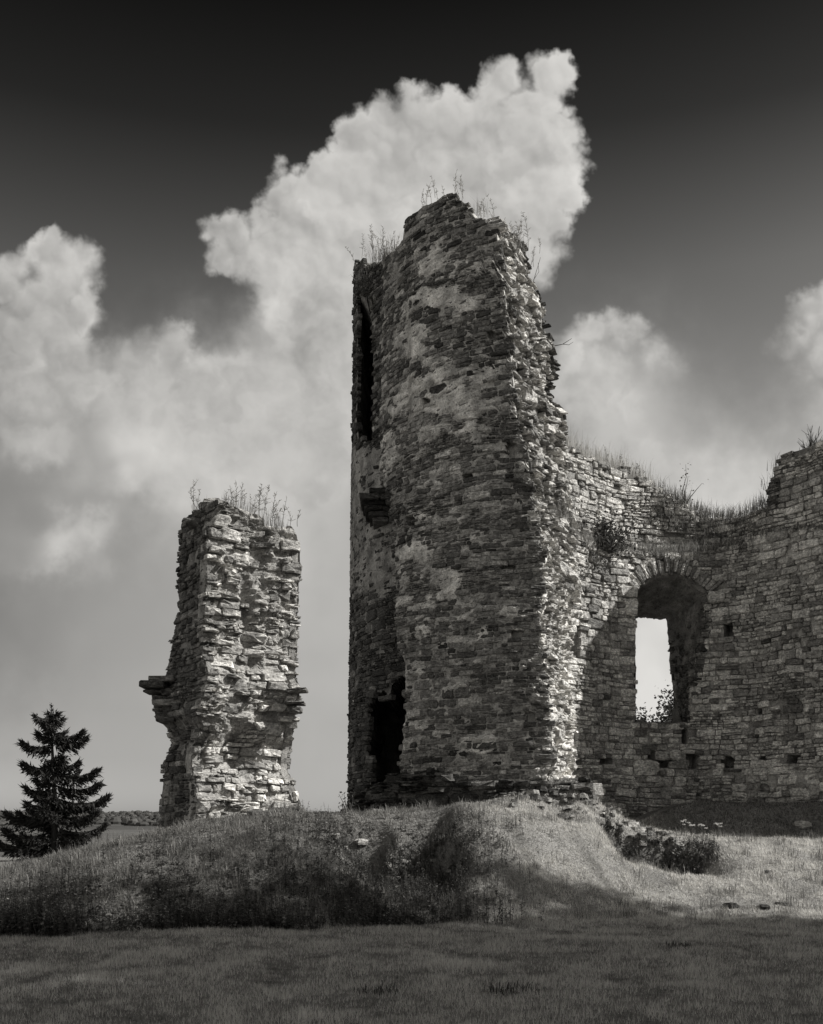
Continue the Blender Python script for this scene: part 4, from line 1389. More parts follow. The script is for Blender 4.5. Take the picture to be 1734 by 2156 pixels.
def leafy(base, h, rng, tone, nl=10, leaf=.05, spread=.12):
    """leafy weeds: a stem with leaves standing out of it; base (n,3)"""
    n = len(base)
    a = rng.uniform(0, 6.283, n); le = rng.uniform(0, .35, n)
    d = np.stack([np.cos(a) * np.sin(le), np.sin(a) * np.sin(le), np.cos(le)], -1)
    parts = [blades_dir(base, d, h, np.full(n, .008), tone * .8)]
    s = rng.uniform(.15, 1.0, (n, nl))
    p = base[:, None] + d[:, None] * (s * h[:, None])[..., None]
    b = rng.uniform(0, 6.283, (n, nl)); el = rng.uniform(-.3, .9, (n, nl))
    ld = np.stack([np.cos(b) * np.cos(el), np.sin(b) * np.cos(el), np.sin(el)], -1)
    ln = leaf * rng.uniform(.5, 1.5, (n, nl)) * (1.25 - .6 * s)
    w = np.stack([-np.sin(b), np.cos(b), 0 * b], -1) * (ln * .32)[..., None]
    mid = p + ld * (ln * .5)[..., None]; tip = p + ld * ln[..., None] - np.array([0, 0, .2]) * ln[..., None]
    V = np.stack([p, mid + w, tip, mid - w], 2).reshape(-1, 3)
    F = np.arange(len(V)).reshape(-1, 4)
    tt = np.repeat((np.repeat(tone, nl) * np.exp(rng.normal(0, .35, n * nl))), 4)
    parts.append((V, [F], np.clip(tt, .02, .5)))
    return parts


def blades_dir(base, d, h, w, tone):
    n = len(base)
    s = np.stack([d[:, 1], -d[:, 0], 0 * d[:, 0]], -1) + np.array([.5, .1, 0])
    s /= np.linalg.norm(s, axis=1, keepdims=True)
    s = s * (w / 2)[:, None]
    tip = base + d * h[:, None]
    V = np.stack([base - s, base + s, tip + s * .4, tip - s * .4], 1).reshape(-1, 3)
    return V, [np.arange(4 * n).reshape(n, 4)], np.repeat(tone, 4)


def build_undergrowth():
    rng = np.random.RandomState(8)
    n = 6500
    X = rng.uniform(-10.5, 2.8, n); Y = _ft(X) + rng.gamma(1.5, .55, n) - .35
    den = fbm(X * .8, Y * .8, octaves=3, seed=120)
    ok = rng.rand(n) < (.62 + .9 * den) * sstep(2.8, -1.6, X)
    X, Y = X[ok], Y[ok]
    h = rng.uniform(.14, .52, len(X)) * (1 + .6 * np.clip(fbm(X * .6, Y * .6, seed=121), -.5, .8))
    base = np.stack([X, Y, ground_z(X, Y) - .02], -1)
    parts = leafy(base, h, rng, np.full(len(X), .06) * np.exp(rng.normal(0, .45, len(X))), 12, .055)
    v, f, t = join(parts)
    o = mesh_obj('undergrowth', v, f, MAT_LEAF, tone=t); tag(o, 'dark leafy weeds along the foot of the mound', None, None, 'stuff')
    # weeds in the hollow and on the scooped bank
    n = 1900
    X = np.concatenate([rng.normal(-.05, .8, n), rng.uniform(4.1, 6.5, 420), rng.normal(-1.1, .4, 260)]); Y = np.concatenate([rng.normal(19.8, .75, n), 22.97 - rng.gamma(1.5, .13, 420), rng.normal(20.7, .35, 260)])
    h = rng.uniform(.10, .40, len(X))
    base = np.stack([X, Y, ground_z(X, Y) - .02], -1)
    v, f, t = join(leafy(base, h, rng, np.full(len(X), .075) * np.exp(rng.normal(0, .45, len(X))), 12, .045))
    o = mesh_obj('bank_weeds', v, f, MAT_LEAF, tone=t); tag(o, 'low weeds growing in the hollows of the bank', None, None, 'stuff')


ground = build_ground()
build_grass()
build_undergrowth()

# ------------------------------------------------------------------ plants on the masonry
def tube(pts, r0, r1, sides=4):
    """tapering tube along points -> verts, quads"""
    p = np.asarray(pts, float); n = len(p)
    d = np.gradient(p, axis=0); d /= np.linalg.norm(d, axis=1, keepdims=True) + 1e-9
    ref = np.where(np.abs(d[:, 2:3]) > .9, np.array([[1., 0, 0]]), np.array([[0, 0, 1.]]))
    a = np.cross(d, ref); a /= np.linalg.norm(a, axis=1, keepdims=True) + 1e-9
    b = np.cross(d, a)
    r = np.linspace(r0, r1, n)[:, None, None]
    th = np.arange(sides) / sides * 2 * math.pi
    V = p[:, None] + r * (a[:, None] * np.cos(th)[None, :, None] + b[:, None] * np.sin(th)[None, :, None])
    i = np.arange(n * sides).reshape(n, sides)
    q = np.stack([i[:-1], np.roll(i[:-1], -1, 1), np.roll(i[1:], -1, 1), i[1:]], -1).reshape(-1, 4)
    return V.reshape(-1, 3), q


def mesh_parts(name, tubes, mat, tone, parent):
    v, f, t = join([(a, [b], np.full(len(a), tone)) for a, b in tubes])
    return mesh_obj(name, v, f, mat, parent, tone=t)


def weed(loc, h, rng, label, n=5, spread=.25, seed_len=.06, thick=.0065, tone=.34, group=None):
    """a tall dry weed: several thin stems with short seed twigs towards the top"""
    th = empty('dry_weed', loc, label, 'weed', group)
    st = []; sd = []
    for i in range(n):
        a = rng.uniform(0, 6.28); l = h * rng.uniform(.55, 1.0)
        ox, oy = rng.normal(0, spread * .35, 2)
        bx, by = math.cos(a) * spread * rng.uniform(.1, 1) * l * .5, math.sin(a) * spread * rng.uniform(.1, 1) * l * .5
        t = np.linspace(0, 1, 7)
        cv = rng.normal(0, .07, 2) * l
        p = np.stack([loc[0] + ox + 1.5 * bx * t ** 1.5 + cv[0] * np.sin(t * 3.1), loc[1] + oy + by * t ** 1.5 + cv[1] * np.sin(t * 3.1), loc[2] - .08 + l * t - .12 * l * t ** 3 * rng.rand()], -1)
        st.append(tube(p, thick, thick * .45, 3))
        k = int(l / .035)
        for j in range(k):
            s = rng.uniform(.32, 1.0)
            q = np.array([np.interp(s, t, p[:, c]) for c in range(3)])
            b = rng.uniform(0, 6.28); e = rng.uniform(.2, 1.1)
            ln = seed_len * rng.uniform(.5, 1.5) * (1.5 - s)
            d = np.array([math.cos(b) * math.cos(e), math.sin(b) * math.cos(e), math.sin(e)])
            sd.append(tube(np.stack([q, q + d * ln * .6, q + d * ln]), thick * .75, thick * .7, 3))
    tag(mesh_parts('stem', st, MAT_STEM, tone, th), kind='stuff')
    tag(mesh_parts('seed_heads', sd, MAT_GRASS, tone * 1.15, th), kind='stuff')
    return th


def tuft(name, pts, rng, lmin, lmax, tone, label, per=30, sd=.10, width=.012, lean=.7):
    P_ = np.repeat(np.asarray(pts, float), per, 0)
    P_ = P_ + rng.normal(0, 1, P_.shape) * np.array([sd, sd, .02])
    t = np.clip(tone * np.exp(rng.normal(0, .35, len(P_))), .03, .5)
    v, f, t = blades(P_, rng.uniform(lmin, lmax, len(P_)), np.full(len(P_), width), rng.uniform(0, lean, len(P_)), rng, t, 2)
    o = mesh_obj(name, v, f, MAT_GRASS, tone=t)
    return tag(o, label, None, None, 'stuff')


def bush(loc, R, rng, label, name='leafy_shrub', nb=14, leaf=.07, nl=420, tone=.07, cat='shrub', flat=.8, stems=True):
    th = empty(name, loc, label, cat)
    tb = []; tips = []
    for i in range(nb):
        a = rng.uniform(0, 6.28); e = rng.uniform(.25, 1.45)
        l = R * rng.uniform(.6, 1.05)
        d = np.array([math.cos(a) * math.cos(e), math.sin(a) * math.cos(e), math.sin(e) * flat])
        t = np.linspace(0, 1, 5)[:, None]
        p = np.asarray(loc) + d * l * t + rng.normal(0, .03, (5, 3)) * t * R + np.array([0, 0, -.06])
        tb.append(tube(p, .014 + .006 * R, .004, 4)); tips.append(p)
    mesh_parts('branches', tb, MAT_STEM, tone * .8, th)
    tips = np.array(tips)
    i = rng.randint(0, nb, nl); s = rng.uniform(.3, 1.08, nl) * 4
    s0 = np.clip(s.astype(int), 0, 3); fr = (s - s0)[:, None]
    c = tips[i, s0] * (1 - fr) + tips[i, s0 + 1] * fr + rng.normal(0, R * .09, (nl, 3))
    b = rng.uniform(0, 6.28, nl); el = rng.uniform(-.8, 1.0, nl)
    ld = np.stack([np.cos(b) * np.cos(el), np.sin(b) * np.cos(el), np.sin(el)], -1)
    ln = leaf * rng.uniform(.6, 1.5, nl)
    sdv = rng.normal(0, 1, (nl, 3)); sdv -= ld * (sdv * ld).sum(1, keepdims=True); sdv /= np.linalg.norm(sdv, axis=1, keepdims=True)
    w = sdv * (ln * .33)[:, None]
    V = np.stack([c, c + ld * (ln * .5)[:, None] + w, c + ld * ln[:, None], c + ld * (ln * .5)[:, None] - w], 1).reshape(-1, 3)
    o = mesh_obj('foliage', V, [np.arange(len(V)).reshape(-1, 4)], MAT_LEAF, th, tone=np.repeat(np.clip(tone * np.exp(rng.normal(0, .4, nl)), .02, .4), 4))
    o['kind'] = 'stuff'
    return th


def at(px, py, Y):
    return (float(xpx(px, Y)), float(Y), float(zpy(py, Y)))


def build_wall_plants():
    rng = np.random.RandomState(77)
    # --- pillar top
    weed(at(412, 1066, 22.1), .75, rng, 'thin dry weed at the left corner of the pillar top', 4, .3)
    weed(at(492, 1068, 22.0), .86, rng, 'tallest dry weed on the pillar, standing near the middle of its top', 5, .18, .10)
    weed(at(518, 1076, 22.3), .62, rng, 'slender weed just right of the tallest one on the pillar top', 3, .2)
    weed(at(556, 1100, 22.2), .85, rng, 'bushy dry weed with seed heads in the notch of the pillar top', 8, .5, .09)
    weed(at(585, 1108, 22.4), .62, rng, 'short dry weed at the right end of the pillar top', 6, .6, .08)
    tuft('pillar_grass', [at(a, b, 22.1) for a, b in [(480, 1068), (500, 1074), (525, 1082), (548, 1104), (560, 1112), (575, 1112), (590, 1110), (425, 1078)]], rng, .08, .42, .2, 'grass tufts rooted in the top of the pillar', 36, .09, .007)
    o = [at(a, b, 21.9) for a, b in [(408, 1092), (420, 1088), (432, 1090)]]
    # --- tower top
    weed(at(905, 428, 25.6), .60, rng, 'fine weed left of the highest stone of the tower', 7, .5, .06)
    weed(at(962, 418, 25.6), .72, rng, 'fine weed right of the highest stone of the tower', 6, .5, .06)
    weed(at(1018, 460, 25.4), .60, rng, 'weed on the step below the tower peak, at its right', 5, .6, .07)
    weed(at(808, 545, 26.4), 1.0, rng, 'tall dry weed on the left shoulder of the tower', 8, .55, .10)
    weed(at(790, 550, 26.9), .75, rng, 'dry weed at the extreme left of the tower shoulder', 5, .7, .08)
    weed(at(1078, 520, 25.6), .95, rng, 'spreading dry weed at the top of the torn right edge of the tower', 9, .6, .10)
    weed(at(1098, 540, 26.2), .55, rng, 'small weed hanging on the torn edge below the spreading one', 5, .8, .07)
    tuft('tower_grass', [at(a, b, c) for a, b, c in [(790, 556, 26.9), (800, 552, 26.6), (812, 545, 26.4), (822, 535, 26.2), (832, 525, 26), (1065, 510, 25.3), (1075, 522, 25.6), (1085, 530, 25.8), (1095, 540, 26), (1010, 458, 25.2)]], rng, .12, .55, .22, 'grass tufts along the top of the tower', 46, .11, .008)
    tuft('slot_grass', [at(a, b, 26.95) for a, b in [(757, 585), (764, 592), (772, 600), (780, 596)]], rng, .15, .4, .13, 'dry grass hanging over the slot at the upper left of the tower', 20, .08, .012, 2.4)
    # twigs standing out of the torn edge
    tw = empty('bare_twig', at(1172, 722, 26.3), 'bare twig reaching out of the torn right edge of the tower', 'twig')
    a0 = np.array(at(1168, 728, 26.3))
    mesh_parts('stem', [tube(np.stack([a0, a0 + [.2, -.05, .02], a0 + [.42, -.05, .16]]), .012, .005, 4), tube(np.stack([a0 + [.2, -.05, .02], a0 + [.34, -.1, -.02], a0 + [.45, -.1, .05]]), .008, .004, 4)], MAT_STEM, .08, tw)
    tw = empty('bare_twig', at(1140, 585, 26.2), 'thin upright twig beside the torn edge below the tower top', 'twig')
    a0 = np.array(at(1120, 606, 26.2))
    mesh_parts('stem', [tube(np.stack([a0, a0 + [.10, 0, .35], a0 + [.22, 0, .75]]), .010, .004, 4), tube(np.stack([a0 + [.05, 0, .2], a0 + [.18, 0, .4], a0 + [.16, 0, .62]]), .008, .004, 4)], MAT_STEM, .10, tw)
    # sprig at the foot of the tower's left edge
    bush((float(xpx(733, 23.2)), 23.2, float(ground_z(xpx(733, 23.2), 23.2))), .45, rng, 'small leafy sprig at the left foot of the tower', 'leafy_sprig', 6, .06, 90, .06, 'plant', 1.3)

    # --- wall top
    W = WALL
    def top(a, dy=.35):
        u = float(W['U3'](a)); z = float(W['top3'](u)); p = W['P3'](np.array(u), np.array(z)) - W['N3'](np.array(u), np.array(z)) * dy
        return (float(p[0]), float(p[1]), float(z))

    def ledge(a, d=.25):
        u = float(W['U'](a)); z = float(W['led'](u)); p = W['P'](np.array(u), np.array(z)) - W['N'](np.array(u), np.array(z)) * d
        return (float(p[0]), float(p[1]), float(z))
    k = 0
    names = {1212: 'pale weed nearest the tower on the wall top', 1243: 'tall pale weed on the wall top, second from the tower', 1290: 'wispy weed above the sunlit stones of the wall top', 1330: 'tall wispy weed above the bright stones of the wall', 1372: 'weed where the sunlit wall top steps down', 1420: 'low weed on the falling wall top left of the gap'}
    for a, lb in names.items():
        weed(top(a), .70 if a < 1400 else .45, rng, lb, 9, .6, .06, .008, .36)
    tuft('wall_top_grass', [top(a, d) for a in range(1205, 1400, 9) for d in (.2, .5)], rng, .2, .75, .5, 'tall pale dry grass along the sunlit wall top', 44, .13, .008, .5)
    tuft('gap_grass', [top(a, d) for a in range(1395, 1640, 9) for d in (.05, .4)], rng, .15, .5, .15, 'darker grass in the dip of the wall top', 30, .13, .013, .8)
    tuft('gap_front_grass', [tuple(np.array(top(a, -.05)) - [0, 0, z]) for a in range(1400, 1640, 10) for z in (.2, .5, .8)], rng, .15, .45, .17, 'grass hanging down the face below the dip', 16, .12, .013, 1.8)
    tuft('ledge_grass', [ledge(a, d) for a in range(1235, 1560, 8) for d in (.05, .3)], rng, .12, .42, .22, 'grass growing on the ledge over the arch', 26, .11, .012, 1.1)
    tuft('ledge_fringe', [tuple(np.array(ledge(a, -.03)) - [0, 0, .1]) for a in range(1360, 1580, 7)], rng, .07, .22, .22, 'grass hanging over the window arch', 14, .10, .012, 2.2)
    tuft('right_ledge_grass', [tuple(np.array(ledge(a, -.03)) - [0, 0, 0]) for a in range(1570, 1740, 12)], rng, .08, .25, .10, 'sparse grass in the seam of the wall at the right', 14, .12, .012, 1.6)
    tuft('torn_edge_grass', [at(a, b, c) for a, b, c in [(1180, 1075, 25.3), (1190, 1090, 25.5), (1200, 1100, 25.8), (1175, 1090, 25.1), (1210, 1125, 25.9), (1225, 1135, 26.2), (1240, 1140, 26.4)]], rng, .2, .55, .26, 'pale grass where the torn tower edge meets the wall', 34, .10, .012, 1.0)
    tuft('right_top_grass', [top(a, .3) for a in range(1690, 1760, 9)], rng, .08, .25, .13, 'short grass on the high right end of the wall', 20, .10, .012, .8)
    bush(tuple(np.array(ledge(1285, .05)) + [0, -.12, .0]), 1.0, rng, 'dark leafy shrub on the ledge left of the arch', 'leafy_shrub', 22, .075, 1500, .075, 'shrub', 1.0)
    bush(tuple(np.array(top(1452, .1)) + [0, 0, -.1]), .85, rng, 'spindly sapling in the dip of the wall top', 'sapling', 7, .05, 90, .14, 'sapling', 1.4)
    # bare shrub at the upper right
    loc = np.array(top(1690, .4))
    sh = empty('bare_shrub', loc, 'bare twiggy shrub on the high right end of the wall', 'shrub')
    tb = []
    for i in range(17):
        a = rng.uniform(0, 6.28); e = rng.uniform(.5, 1.45); l = rng.uniform(.35, .75)
        d = np.array([math.cos(a) * math.cos(e), math.sin(a) * math.cos(e) * .5, math.sin(e)])
        t = np.linspace(0, 1, 5)[:, None]
        p = loc + [0, 0, -.05] + d * l * t + rng.normal(0, .025, (5, 3)) * t
        tb.append(tube(p, .016, .004, 4))
        for j in range(4):
            s = rng.randint(1, 4); d2 = d + rng.normal(0, .5, 3); d2 /= np.linalg.norm(d2)
            tb.append(tube(np.stack([p[s], p[s] + d2 * .1, p[s] + d2 * .22 + [0, 0, .03]]), .007, .003, 3))
    mesh_parts('branches', tb, MAT_STEM, .07, sh)


# ------------------------------------------------------------------ trees
def build_spruce():
    rng = np.random.RandomState(3)
    Y = 45.0
    base = at(112, 1812, Y)
    s = KPX * Y
    bz = float(ground_z(base[0], Y))
    th = empty('spruce_tree', (base[0], Y, bz), 'dark lone spruce with ragged drooping branches on the slope', 'tree')
    H = float(zpy(1484, Y))
    t = np.linspace(0, 1, 12)
    trunk = np.stack([base[0] + .08 * np.sin(t * 5) + (xpx(112, Y) - base[0]) * t, np.full(12, Y), bz - .2 + (H - bz + .2) * t], -1)
    v, q = tube(trunk, .17, .015, 7)
    mesh_obj('trunk', v, [q], MAT_STEM, th, tone=.04)

    def branch(z0, a, l, rise, heavy):
        """limb that sags, turns up at the tip and carries hanging sprays"""
        tt = np.linspace(0, 1, 9)
        d = np.array([math.cos(a), math.sin(a)])
        r = l * tt
        zz = z0 - .16 * l * np.sin(tt * math.pi * .75) * 1.0 + rise * tt ** 2.2
        x0 = base[0]
        p = np.stack([x0 + d[0] * r, Y + d[1] * r, zz], -1)
        parts = []
        v, q = tube(p, .035 * (.4 + l / 2.5), .006, 4)
        n = int(330 * l * heavy)
        u = rng.uniform(.10, 1.02, n)
        c = np.stack([np.interp(u, tt, p[:, k]) for k in range(3)], -1)
        side = np.array([-d[1], d[0], 0])
        w = (1 - .7 * u) * .26 * (.5 + l / 2.2)
        off = rng.normal(0, 1, n) * w
        hang = rng.gamma(1.6, .09, n) * (1.15 - .7 * u) * (.6 + l / 2.5)
        c = c + side * off[:, None] - np.array([0, 0, 1.]) * (hang + .05 * np.abs(off))[:, None] + np.array([d[0], d[1], 0]) * rng.normal(0, .05, n)[:, None]
        ln = rng.uniform(.14, .32, n)
        dd = np.array([d[0], d[1], 0]) * rng.uniform(.2, 1.0, n)[:, None] + side * (np.sign(off) * rng.uniform(.1, .7, n))[:, None] + np.array([0, 0, 1.]) * (rng.normal(-.35, .45, n) + .8 * (u > .9))[:, None]
        dd /= np.linalg.norm(dd, axis=1, keepdims=True)
        cr = rng.normal(0, 1, (n, 3)); cr -= dd * (cr * dd).sum(1, keepdims=True); cr /= np.linalg.norm(cr, axis=1, keepdims=True)
        wd = cr * rng.uniform(.022, .055, n)[:, None]
        V = np.stack([c - wd, c + wd, c + dd * ln[:, None]], 1).reshape(-1, 3)
        org = p[0]
        br_ = mesh_obj('branch', v, [q], MAT_STEM, th, tone=.035, origin=org)
        nd_ = mesh_obj('needles', V, [np.arange(len(V)).reshape(-1, 3)], MAT_NEEDLE, br_, tone=np.repeat(np.clip(.028 * np.exp(rng.normal(0, .35, n)), .01, .1), 3))
        nd_['kind'] = 'stuff'

    # limbs seen in outline: tip x, tip y of the photograph, left and right of the trunk
    def cr(x, y): return x * .21, 1430.6 + y * .21
    L = [((360, 355), 1), ((375, 535), 1), ((220, 622), 1.2), ((215, 830), 1.3), ((345, 985), .9), ((270, 1075), 1), ((265, 1230), .9), ((210, 1330), 1), ((45, 1325), 1.4), ((0, 1500), 1.3), ((-30, 1600), 1.3),
         ((625, 385), .9), ((640, 510), .9), ((820, 520), 1.2), ((855, 580), 1), ((770, 820), .9), ((770, 905), .8), ((980, 900), 1.3), ((980, 1035), 1.2), ((1075, 1165), 1.4), ((1000, 1320), 1.2), ((1010, 1460), 1.3), ((860, 1560), 1.0), ((480, 330), .8), ((590, 320), .8), ((720, 1700), 1.0)]
    for (x, y), hv in L:
        px, py = cr(x, y)
        dx = (px - 112) * s
        a = (0 if dx > 0 else math.pi) + rng.uniform(-.35, .35)
        l = abs(dx) / math.cos(a if dx > 0 else a - math.pi)
        zt = float(zpy(py, Y))
        rise = .10 * l + .12
        z0 = zt + .16 * l * math.sin(math.pi * .75) - rise
        branch(z0, a, l, rise, hv)
    # whorls towards and away from the viewer fill the middle
    for i in range(26):
        f = rng.uniform(.03, .93)
        z0 = bz + .25 + (H - bz - .3) * f
        l = (1 - f) ** .85 * 2.0 * rng.uniform(.5, 1.0) + .12
        a = rng.choice([1, -1]) * math.pi / 2 + rng.uniform(-.9, .9)
        branch(z0, a, l, .1 * l + .08, .8 if f < .85 else 1.6)
    # leader
    n = 90
    u = rng.rand(n)
    c = np.stack([np.full(n, trunk[-1, 0]), np.full(n, Y), H - .75 * u ** .9 + .08], -1) + rng.normal(0, 1, (n, 3)) * (.015 + .09 * u)[:, None]
    a = rng.uniform(0, 6.28, n); e = rng.uniform(.1, 1.2, n)
    dd = np.stack([np.cos(a) * np.cos(e), np.sin(a) * np.cos(e), np.sin(e)], -1)
    wd = np.cross(dd, [0, 0, 1.]) * .03
    V = np.stack([c - wd, c + wd, c + dd * (.06 + .16 * u)[:, None]], 1).reshape(-1, 3)
    o = mesh_obj('leader_needles', V, [np.arange(len(V)).reshape(-1, 3)], MAT_NEEDLE, th, tone=.03)
    o['kind'] = 'stuff'


def broad_tree(loc, h, r, rng, label, nleaf=15000, tone=.07, leaf=.42, name='added_shade_tree'):
    th = empty(name, loc, label, 'tree')
    loc = np.asarray(loc, float)
    tb = []; ends = []
    t = np.linspace(0, 1, 8)[:, None]
    p = loc + np.array([0, 0, -.2]) + t * np.array([.3, .2, h * .55]) + .1 * np.sin(t * 4)
    v, q = tube(p, .010 * h + .06, .006 * h, 8)
    mesh_obj('trunk', v, [q], MAT_STEM, th, tone=.06)
    for i in range(15):
        s = rng.uniform(.35, 1.0)
        b0 = loc + np.array([.3 * s, .2 * s, h * .55 * s])
        a = rng.uniform(0, 6.28); e = rng.uniform(.15, 1.35)
        l = r * rng.uniform(.7, 1.05) * (1.1 if e < .9 else h * .42 / r)
        d = np.array([math.cos(a) * math.cos(e), math.sin(a) * math.cos(e), math.sin(e)])
        pp = b0 + d * l * np.linspace(0, 1, 5)[:, None] + rng.normal(0, .05 * r, (5, 3)) * np.linspace(0, 1, 5)[:, None]
        tb.append(tube(pp, .004 * h, .02, 5)); ends += [pp[2], pp[3], pp[4]]
    mesh_parts('limbs', tb, MAT_STEM, .06, th)
    ends = np.array(ends)
    c = ends[rng.randint(0, len(ends), nleaf)] + rng.normal(0, 1, (nleaf, 3)) * (r * rng.choice([.14, .34], nleaf))[:, None]
    mid_ = loc + np.array([.3, .2, h * .6]); q_ = (c - mid_) / np.array([r * 1.15, r * 1.15, h * .45])
    nq = np.linalg.norm(q_, axis=1, keepdims=True); c = np.where(nq > 1, mid_ + q_ / nq * rng.uniform(.8, 1, (nleaf, 1)) * np.array([r * 1.15, r * 1.15, h * .45]), c)
    b = rng.uniform(0, 6.28, nleaf); el = rng.uniform(-1.2, 1.2, nleaf)
    ld = np.stack([np.cos(b) * np.cos(el), np.sin(b) * np.cos(el), np.sin(el)], -1)
    ln = leaf * rng.uniform(.6, 1.4, nleaf)
    sdv = rng.normal(0, 1, (nleaf, 3)); sdv -= ld * (sdv * ld).sum(1, keepdims=True); sdv /= np.linalg.norm(sdv, axis=1, keepdims=True)
    w = sdv * (ln * .4)[:, None]
    V = np.stack([c, c + ld * (ln * .5)[:, None] + w, c + ld * ln[:, None], c + ld * (ln * .5)[:, None] - w], 1).reshape(-1, 3)
    o = mesh_obj('crown', V, [np.arange(len(V)).reshape(-1, 4)], MAT_LEAF, th, tone=np.repeat(np.clip(tone * np.exp(rng.normal(0, .3, nleaf)), .02, .3), 4))
    o['kind'] = 'stuff'
    return th


def build_trees():
    rng = np.random.RandomState(31)
    # the tree outside the window
    Y = 36.0
    bush((float(xpx(1452, Y)), Y, float(zpy(1585, Y))), 2.2, rng, 'dark leafy tree top seen through the window opening', 'leafy_tree', 34, .11, 7000, .06, 'tree', 1.0)
    # added big trees out of view at right, shading the lawn and castle wall
    for x, y, h, r, lb in [(18.2, 12.4, 27.0, 3.9, 'added tall shade tree, out of view beside the lawn, nearest the castle wall'), (18.8, 7.0, 27.0, 4.8, 'added broad shade tree, out of view beside the lawn, second from the castle wall'), (19.2, 1.0, 26.0, 5.2, 'added broad shade tree, out of view beside the lawn, level with the viewer'), (12.4, 9.0, 14.0, 3.4, 'added smaller shade tree, out of view, standing closest to the lawn'), (26.5, 8.5, 31.0, 6.0, 'added tallest shade tree, out of view behind the others by the lawn'), (18.0, -6.0, 22.0, 5.2, 'added broad shade tree behind the viewer on the right'), (19.5, 14.0, 25.0, 2.95, 'added thin-crowned shade tree, out of view between the lawn trees and the castle wall'), (15.2, 27.5, 17.2, 2.45, 'added shade tree, out of view outside the castle wall at the right'), (14.2, 14.2, 9.5, 2.5, 'added low round shade tree, unseen, at the near end of the castle wall')]:
        broad_tree((x, y, float(ground_z(x, y))), h, r, rng, lb, 10000 if r == 2.95 else 21000 if h > 20 else (9000 if h > 12 else 3500), leaf=.15 if r in (2.95, 2.45) else .42)


def build_far_wood():
    rng = np.random.RandomState(15)
    n = 4200
    D = 1100 + 1300 * rng.rand(n); a = rng.uniform(-.62, .25, n)
    X = D * np.sin(a); Y = D * np.cos(a)
    r = rng.uniform(3.5, 7.0, n); h = rng.uniform(3.0, 6.0, n)
    # lumpy crowns of 14 x 5 facets
    th = np.linspace(0, 2 * math.pi, 9)[:-1]; ph = np.array([-.35, .15, .6, 1.05, 1.45])
    T_, P_ = np.meshgrid(th, ph)
    ux = (np.cos(T_) * np.cos(P_)).ravel(); uy = (np.sin(T_) * np.cos(P_)).ravel(); uz = np.sin(P_).ravel()
    jit = rng.uniform(.85, 1.15, (n, len(ux)))
    V = np.stack([X[:, None] + r[:, None] * ux * jit, Y[:, None] + r[:, None] * uy * jit, (ground_z(X, Y) + h * .35)[:, None] + h[:, None] * uz * jit], -1)
    i = np.arange(40).reshape(5, 8)
    q = np.stack([i[:-1], np.roll(i[:-1], -1, 1), np.roll(i[1:], -1, 1), i[1:]], -1).reshape(-1, 4)
    F = (q[None] + (np.arange(n) * 40)[:, None, None]).reshape(-1, 4)
    tone = np.repeat(np.clip(.06 * np.exp(rng.normal(0, .25, n)), .02, .2), 40)
    o = mesh_obj('distant_wood', V.reshape(-1, 3), [F], MAT_LEAF, tone=tone)
    tag(o, 'dark wooded hills along the horizon', None, None, 'stuff')


# ------------------------------------------------------------------ loose stones and small plants on the ground
def loose_stone(px, py, size, rng, label, tone, Y=None, stretch=(1.4, 1.0, .6), ex=.45):
    if Y is None:
        ys = np.linspace(9, 27, 400); zz = ground_z((px - 867) * KPX * ys, ys)
        pys = HZN - (zz - EYE) / ys / KPX
        k = np.where((pys[:-1] - py) * (pys[1:] - py) <= 0)[0]
        Y = float(ys[k[0]]) if len(k) else 22.5
    X = float(xpx(px, Y)); Z = float(ground_z(X, Y))
    th = np.linspace(0, 2 * math.pi, 9)[:-1]; ph = np.array([-.9, -.3, .35, .95])
    T_, P_ = np.meshgrid(th, ph)
    r = rng.uniform(.78, 1.15, T_.shape)
    e = ex
    c, s_ = np.cos(T_), np.sin(T_)
    x = np.sign(c) * np.abs(c) ** e * np.cos(P_) ** e * r * stretch[0]; y = np.sign(s_) * np.abs(s_) ** e * np.cos(P_) ** e * r * stretch[1]; z = np.sin(P_) * r * stretch[2]
    a = rng.uniform(0, 3.14)
    V = np.stack([x * math.cos(a) - y * math.sin(a), x * math.sin(a) + y * math.cos(a), z], -1).reshape(-1, 3) * size
    i = np.arange(32).reshape(4, 8)
    q = np.stack([i[:-1], np.roll(i[:-1], -1, 1), np.roll(i[1:], -1, 1), i[1:]], -1).reshape(-1, 4)
    V = np.concatenate([V, [[0, 0, size * stretch[2] * 1.0], [0, 0, -size * stretch[2]]]])
    t = np.concatenate([np.stack([i[3], np.roll(i[3], -1), np.full(8, 32)], -1), np.stack([np.roll(i[0], -1), i[0], np.full(8, 33)], -1)])
    o = mesh_obj('loose_stone', V + np.array([X, Y, Z + size * stretch[2] * .35]), [q, t], MAT_STONE, tone=tone, origin=np.array([X, Y, Z]))
    return tag(o, label, 'stone')


